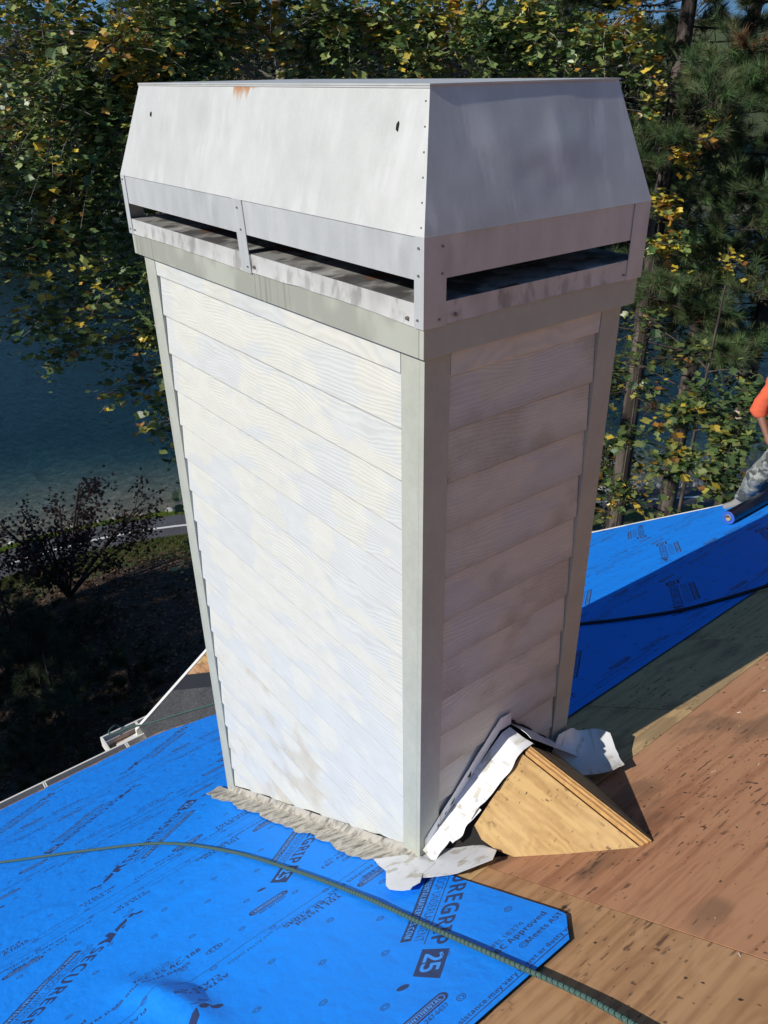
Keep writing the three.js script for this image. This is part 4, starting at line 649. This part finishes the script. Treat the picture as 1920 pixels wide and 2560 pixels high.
pine({ name: 'pine_tree', label: 'bushy pine at the upper right edge of the picture', base: [4.9, -8.2, 11.6], top: 10, low: -1.6, reach: 2.3, r: 0.16, seed: 12, tufts: 7, dens: 8 });
pine({ name: 'pine_tree', label: 'pale-trunked pine partly hidden behind the low leafy tree', base: [6.6, -9, 12.6], top: 9, low: -1.2, reach: 1.9, r: 0.2, seed: 13, tufts: 6, dens: 6, tone: 0.8 });
pine({ name: 'pine_tree', label: 'brown-trunked pine rising behind the hood top', base: [10.4, -9, 12.4], top: 10, low: -1.0, reach: 2.2, r: 0.16, seed: 14, tufts: 5, dens: 5, tone: 0.8 });
pine({ name: 'pine_tree', label: 'distant slim pine seen between poplar limbs', base: [17.5, -9.3, 7.9], top: 9, low: 0.5, reach: 1.9, r: 0.2, seed: 15, tufts: 4, dens: 3, tone: 0.8 });
// dark evergreens on the slope below the eave; the tall ones stand left of the picture and shade the hillside
const HEM = { tufts: 7, rise: -0.12, dead: 0.01, tone: 0.4, size: 0.95 };
[[15.9, 0.9, 1.7, 1.25], [13.6, 0.3, 2.1, 1.5], [11.4, 0.7, 1.8, 1.4], [9.3, 0.5, 1.7, 1.3], [14.6, 2.0, 0.9, 0.8], [12.0, 2.3, 0.8, 0.7]].forEach(([u, v, h, R], i) => { const y = groundY(u, v); pine({ ...HEM, name: 'evergreen_shrub', label: ['dark evergreen shrub beside the foot of the maple', 'broad dark evergreen shrub on the mulched slope', 'dark evergreen shrub low on the slope by the gutter', 'dark evergreen shrub nearest the eave', 'small green shrub standing alone on the mulch near the maple', 'small green shrub alone on the shaded mulch'][i], base: [u, y - 0.1, v], top: y + h, low: y + 0.1, reach: R, r: 0.05, seed: 30 + i, dens: 9 }); });
[[9.6, -7.4, 15], [12.3, -8.2, 17], [15.2, -9.0, 14], [17.4, -10.4, 12]].forEach(([u, v, h], i) => { const y = groundY(u, v); pine({ ...HEM, name: 'hemlock_tree', label: ['hemlock outside the picture nearest the house', 'tallest hemlock outside the picture on the left', 'hemlock outside the picture toward the lake', 'shortest hemlock outside the picture beside the driveway'][i], base: [u, y - 0.1, v], top: y + h, low: y + 1.2, reach: 2.4, r: 0.2, seed: 50 + i, dens: 5.6, size: 1.9, tufts: 7 }); });
{ // small many-stemmed maple by the driveway
  const B = V3(17.3, groundY(17.3, 2.6) - 0.05, 2.6), t = thing('maple_tree', 'small dark-red maple with many thin stems beside the driveway', 'tree', B.toArray()), r = rng(66), st = limbs(), tw = limbs(), list = [], q = new THREE.Quaternion(), E = new THREE.Euler();
  for (let i = 0; i < 15; i++) {
    const az = r() * 6.283, sp = 0.5 + 1.9 * r(), e = B.clone().add(V3(Math.cos(az) * sp, 2.5 + 1.0 * r() - 0.35 * sp, Math.sin(az) * sp)), m = B.clone().lerp(e, 0.45).add(V3(0, 0.35, 0)); limb(st, B, m, e, 0.05, 0.012, 6, 8);
    for (let j = 0; j < 9; j++) {
      const f = 0.35 + 0.65 * r(), p0 = B.clone().multiplyScalar((1 - f) * (1 - f)).addScaledVector(m, 2 * f * (1 - f)).addScaledVector(e, f * f), d = V3(Math.cos(az) * 0.5 + r() - 0.5, 0.35 * r() - 0.02, Math.sin(az) * 0.5 + r() - 0.5).normalize(), p1 = p0.clone().addScaledVector(d, 0.5 + 0.7 * r()); limb(tw, p0, p0.clone().lerp(p1, 0.5).add(V3(0, 0.08, 0)), p1, 0.012, 0.004, 4, 4);
      const nl = r() < 0.6 ? 50 : 8;
      for (let k = 0; k < nl; k++) { const p = p0.clone().lerp(p1, 0.3 + 0.8 * r()).addScaledVector(inBall(r), 0.26); p.y -= 0.05; E.set(-1.5 + r(), r() * 6.28, r() - 0.5); const c = r() < 0.6 ? [0.060, 0.018, 0.017] : r() < 0.2 ? [0.16, 0.04, 0.025] : [0.028, 0.026, 0.014]; list.push({ p, q: q.setFromEuler(E).clone(), s: 0.05 + 0.05 * r(), c: new THREE.Color(...c) }); }
    }
  }
  part('stem', limbGeo(st), M.barkDark, t); part('twig', limbGeo(tw), M.barkDark, t, { kind: 'stuff' }); foliage('crown', list, LEAF, M.leafDull, t);
}
{ // grass along the driveway and leaf litter on the slope: too many to count
  const r = rng(88), blade = new THREE.BufferGeometry(), list = [], q = new THREE.Quaternion(), E = new THREE.Euler(), bp = [];
  for (let i = 0; i < 9; i++) { const a = r() * 6.28, x = (r() - 0.5) * 0.12, z = (r() - 0.5) * 0.12, dx = Math.cos(a) * 0.006, dz = Math.sin(a) * 0.006; bp.push(x - dx, 0, z - dz, x + dx, 0, z + dz, x + (r() - 0.5) * 0.05, 0.05 + 0.03 * r(), z + (r() - 0.5) * 0.05); }
  blade.setAttribute('position', new THREE.Float32BufferAttribute(bp, 3)); blade.computeVertexNormals();
  const holder = thing('grass', 'short green grass strips along both sides of the driveway', 'grass', [20, -9.5, 4]); holder.userData.kind = 'stuff';
  for (let i = 0; i < 16000; i++) { const v = -3 + 16 * r(), far = r() < 0.55, e = 19.5 - bend(v), u = far ? 20.2 - bend(v) + 0.84 + 0.42 * r() : e - 1.5 * r() * r(); E.set(0, r() * 6, 0); const c = far ? [0.16 + 0.1 * r(), 0.25 + 0.1 * r(), 0.04] : [0.08 + 0.1 * r(), 0.12 + 0.08 * r(), 0.03]; list.push({ p: V3(u, groundY(u, v), v), q: q.setFromEuler(E).clone(), s: 0.7 + 0.8 * r(), c: new THREE.Color(...c) }); }
  foliage('blades', list, blade, M.leafDull, holder);
  const lit = [], h2 = thing('leaf_litter', 'scattered brown leaves over the mulched slope', 'leaves', [12, -9, 3]); h2.userData.kind = 'stuff';
  for (let i = 0; i < 14000; i++) { const v = -3 + 13 * r(), u = 6 + (13.2 - bend(v)) * r(); E.set(-1.57 + (r() - 0.5) * 0.9, r() * 6, (r() - 0.5)); const k = 0.5 + r(); lit.push({ p: V3(u, groundY(u, v) + 0.015, v), q: q.setFromEuler(E).clone(), s: 0.05 + 0.07 * r(), c: new THREE.Color(0.20 * k, 0.115 * k, 0.06 * k) }); }
  foliage('leaves', lit, LEAF, M.leafDull, h2);
}
{ // woods on the far bank, read as one mass
  const r = rng(99), pos = [];
  for (let i = 0; i < 110; i++) { const p = inBall(r), a = inBall(r).normalize(), b = inBall(r).cross(a).normalize(), s = 0.06 + 0.07 * r(); for (const [x, y] of [[-1, -0.6], [1, -0.4], [0.1, 1]]) pos.push(p.x + a.x * x * s + b.x * y * s, p.y + a.y * x * s + b.y * y * s, p.z + a.z * x * s + b.z * y * s); }
  const clump = new THREE.BufferGeometry(); clump.setAttribute('position', new THREE.Float32BufferAttribute(pos, 3)); clump.computeVertexNormals();
  const list = [], q = new THREE.Quaternion(), E = new THREE.Euler(), h = thing('forest', 'dark wooded bank on the far side of the lake', 'forest', [70, -9, 40]); h.userData.kind = 'stuff';
  const tr = limbs();
  for (let i = 0; i < 620; i++) {
    const s = -70 + 260 * r(), d = 1.5 + 44 * Math.pow(r(), 1.3), u = 66 + 0.316 * d - s * 0.949 + 0, v = 37 + 0.949 * d + s * 0.316; if (u < 52 || groundY(u, v) < -10) continue;
    if (Math.hypot(u, v) < 48) continue; const y = groundY(u, v), H = 9 + 8 * r(), R = 1.8 + 1.8 * r(), tone = 0.6 + 0.8 * r(), yl = r() < 0.22, n = 12; limb(tr, V3(u, y - 0.2, v), V3(u, y + H * 0.4, v), V3(u, y + H * 0.85, v), 0.22, 0.06, 5, 3);
    for (let k = 0; k < n; k++) { const f = (k + r()) / n, w = Math.sin(Math.PI * (0.12 + 0.86 * f)) * R, a = r() * 6.28; E.set(r() * 6, r() * 6, r() * 6); const c = yl ? [0.07, 0.055, 0.018] : [0.022, 0.034, 0.014]; list.push({ p: V3(u + Math.cos(a) * w * 0.7, y + 0.6 + f * H, v + Math.sin(a) * w * 0.7), q: q.setFromEuler(E).clone(), s: 0.9 + 0.75 * w * (0.7 + 0.5 * r()), c: new THREE.Color(...c).multiplyScalar(tone * (0.7 + 0.6 * r())) }); }
  }
  part('trunk', limbGeo(tr), M.barkDark, h, { kind: 'stuff' }); foliage('crowns', list, clump, M.leafDull, h);
}
// ================================================================ the worker at the right edge
{
  const F1 = V3(1.89, -1.235, 5.80), F2 = V3(1.30, -0.84, 5.50);
  const J = { hip: V3(1.44, -0.38, 5.80), chest: V3(1.56, 0.06, 5.90), neck: V3(1.64, 0.22, 5.92), head: V3(1.74, 0.36, 5.93), sl: V3(1.765, 0.115, 5.80), el: V3(1.815, -0.145, 5.66), wl: V3(1.66, -0.33, 5.60), sr: V3(1.46, 0.15, 6.03), er: V3(1.40, -0.10, 6.14), wr: V3(1.47, -0.32, 6.10), hl: V3(1.51, -0.42, 5.74), kl: V3(1.70, -0.80, 5.72), al: V3(1.86, -1.15, 5.83), hr: V3(1.37, -0.42, 5.87), kr: V3(1.22, -0.60, 5.55), ar: V3(1.29, -0.76, 5.55) };
  const who = thing('person', 'person in an orange top and grey camouflage trousers bending at the picture edge', 'person', [1.6, -1.05, 5.75]);
  const seg = (p, a, b, r0, r1) => { const ab = b.clone().sub(a), t = clamp(p.clone().sub(a).dot(ab) / ab.lengthSq()); return p.distanceTo(a.clone().addScaledVector(ab, t)) - lerp(r0, r1, t); };
  const smin = (a, b, k = 0.035) => { const h = clamp(0.5 + 0.5 * (b - a) / k); return lerp(b, a, h) - k * h * (1 - h); };
  const mesh = (name, list, cell, mat, k = 0.035, wrinkle = 0) => {
    const bb = new THREE.Box3(); for (const [a, b, r0, r1] of list) for (const [p, q] of [[a, r0], [b, r1]]) { bb.expandByPoint(p.clone().addScalar(q + 0.03)); bb.expandByPoint(p.clone().addScalar(-q - 0.03)); }
    const c = bb.getCenter(V3(0, 0, 0)), sz = bb.getSize(V3(0, 0, 0)), half = Math.max(sz.x, sz.y, sz.z) / 2 + cell * 3, n = Math.ceil(2 * half / cell), mc = new MarchingCubes(n, new THREE.MeshBasicMaterial(), false, false, 200000); mc.isolation = 0;
    for (let z = 0; z < n; z++) for (let y = 0; y < n; y++) for (let x = 0; x < n; x++) { const p = V3((x - n / 2) / (n / 2), (y - n / 2) / (n / 2), (z - n / 2) / (n / 2)).multiplyScalar(half).add(c); let d = 9; for (const [a, b, r0, r1] of list) d = smin(d, seg(p, a, b, r0, r1), k); if (wrinkle) d += wrinkle * (fbm(p.x * 9 + p.z * 7, p.y * 16, 3, 3) - 0.5); mc.field[x + y * n + z * n * n] = -d; }
    mc.update(); const cnt = mc.count ?? mc.geometry.drawRange.count, P = mc.positionArray, N = mc.normalArray, g = new THREE.BufferGeometry(), pos = new Float32Array(cnt * 3), nor = new Float32Array(cnt * 3);
    for (let i = 0; i < cnt; i++) { pos[3 * i] = P[3 * i] * half + c.x; pos[3 * i + 1] = P[3 * i + 1] * half + c.y; pos[3 * i + 2] = P[3 * i + 2] * half + c.z; nor[3 * i] = N[3 * i]; nor[3 * i + 1] = N[3 * i + 1]; nor[3 * i + 2] = N[3 * i + 2]; }
    g.setAttribute('position', new THREE.BufferAttribute(pos, 3)); let h = mergeVertices(g, 1e-5); h.computeVertexNormals(); metreUV(h); return part(name, h, mat, who);
  };
  const D = (a, v) => a.clone().add(V3(...v));
  const skin = std({ color: 0x8a5f48, roughness: 0.6 });
  const fing = (w, d, k) => [0, 1, 2, 3].flatMap(i => { const o = D(w, [d.x * 0.09 + k.x * (i - 1.5) * 0.02, d.y * 0.09 + k.y * (i - 1.5) * 0.02, d.z * 0.09 + k.z * (i - 1.5) * 0.02]), L1 = [0.036, 0.042, 0.04, 0.032][i], m = o.clone().addScaledVector(d, L1), e = m.clone().addScaledVector(d, L1 * 0.7).add(V3(-0.012, -0.01, 0.012)); return [[o, m, 0.0095, 0.009], [m, e, 0.009, 0.0075]]; });
  const dl = J.wl.clone().sub(J.el).normalize(), dr = J.wr.clone().sub(J.er).normalize(), kk = V3(0.3, 0.1, 0.95).normalize();
  const hand = (w, d) => [[w, D(w, d.clone().multiplyScalar(0.075).toArray()), 0.027, 0.03], [D(w, [0, 0, 0.02]), D(w, d.clone().multiplyScalar(0.06).add(V3(0.02, 0.01, 0.045)).toArray()), 0.013, 0.01], ...fing(w, d, kk)];
  mesh('body', [[J.hip, J.chest, 0.10, 0.12], [J.chest, J.neck, 0.11, 0.055], [J.neck, J.head, 0.055, 0.05], [J.head, D(J.head, [0.02, 0.03, 0]), 0.092, 0.10], [D(J.head, [0.07, -0.06, 0]), D(J.head, [0.09, -0.03, 0]), 0.05, 0.045], [D(J.head, [0.115, 0.0, 0]), D(J.head, [0.125, -0.025, 0]), 0.012, 0.016], [J.sl, J.el, 0.048, 0.042], [J.el, J.wl, 0.042, 0.028], [J.sr, J.er, 0.048, 0.042], [J.er, J.wr, 0.042, 0.028], [J.chest, J.sl, 0.07, 0.055], [J.chest, J.sr, 0.07, 0.055], [J.hip, J.hl, 0.09, 0.08], [J.hip, J.hr, 0.09, 0.08], [J.hl, J.kl, 0.08, 0.055], [J.kl, J.al, 0.055, 0.04], [J.hr, J.kr, 0.08, 0.055], [J.kr, J.ar, 0.055, 0.04]], 0.014, skin);
  mesh('hand', hand(J.wl, dl), 0.004, skin, 0.008); mesh('hand', hand(J.wr, dr), 0.004, skin, 0.008);
  const cuff = J.el.clone().lerp(J.wl, 0.16), cuffR = J.er.clone().lerp(J.wr, 0.16);
  mesh('shirt', [[J.hip.clone().lerp(J.chest, 0.12), J.chest, 0.145, 0.155], [J.chest, J.neck, 0.14, 0.075], [J.chest, J.sl, 0.11, 0.082], [J.chest, J.sr, 0.11, 0.082], [J.sl, J.el, 0.078, 0.066], [J.el, cuff, 0.066, 0.056], [J.sr, J.er, 0.078, 0.066], [J.er, cuffR, 0.066, 0.056]], 0.012, std({ color: 0xdc6340, roughness: 0.9 }), 0.04, 0.03);
  const camo = std({ roughness: 0.9, map: dtex(256, 256, (x, y) => { const a = fbm(x * 7, y * 7, 3, 3, 7, 7), b = fbm(x * 9, y * 9, 8, 3, 9, 9); return a > 0.56 ? [0.30, 0.31, 0.30] : b > 0.55 ? [0.44, 0.45, 0.42] : b < 0.42 ? [0.62, 0.63, 0.60] : [0.52, 0.53, 0.50]; }) }); camo.map.repeat.set(3, 3);
  mesh('trousers', [[J.hip, D(J.hip, [0.03, 0.09, 0.02]), 0.135, 0.13], [J.hip, J.hl, 0.12, 0.11], [J.hip, J.hr, 0.12, 0.11], [J.hl, J.kl, 0.11, 0.09], [J.kl, D(J.al, [-0.01, 0.02, 0]), 0.09, 0.078], [J.hr, J.kr, 0.11, 0.09], [J.kr, D(J.ar, [0, 0.03, 0]), 0.09, 0.078]], 0.013, camo, 0.04, 0.035);
  const bm = std({ color: 0x8d8a84, roughness: 0.8 }), sd = V3(0.83, -0.55, 0);
  mesh('boot', [[J.al, D(J.al, [0.02, -0.06, 0]), 0.05, 0.052], [D(J.al, [0.02, -0.075, 0]), D(J.al, [0.11, -0.13, -0.06]), 0.042, 0.036]], 0.01, bm); mesh('boot', [[J.ar, D(J.ar, [0, -0.04, 0]), 0.05, 0.05], [D(J.ar, [0, -0.05, 0]), D(J.ar, [0.03, -0.07, -0.15]), 0.042, 0.036]], 0.01, bm);
  mesh('hair', [[D(J.head, [-0.015, 0.045, 0]), D(J.head, [-0.03, 0.0, 0]), 0.098, 0.09]], 0.012, std({ color: 0x1f1814, roughness: 0.8 }));
  part('tool_pouch', new RoundedBoxGeometry(0.17, 0.17, 0.09, 3, 0.02).translate(J.hip.x + 0.13, J.hip.y - 0.03, J.hip.z - 0.10), std({ color: 0x2a2420, roughness: 0.8 }), who);
  const belt = new THREE.TorusGeometry(0.145, 0.022, 8, 32); belt.rotateX(Math.PI / 2 - 0.25); belt.translate(J.hip.x + 0.02, J.hip.y + 0.075, J.hip.z); part('belt', belt, std({ color: 0x241d19, roughness: 0.75 }), who);
}

scene.updateMatrixWorld(true);
const renderer = new THREE.WebGLRenderer({ antialias: true });
renderer.toneMapping = THREE.LinearToneMapping; renderer.toneMappingExposure = 1;
renderer.outputColorSpace = THREE.SRGBColorSpace;
renderer.shadowMap.enabled = true; renderer.shadowMap.type = THREE.PCFSoftShadowMap; renderer.setSize(768, 1024);
renderer.render(scene, camera);
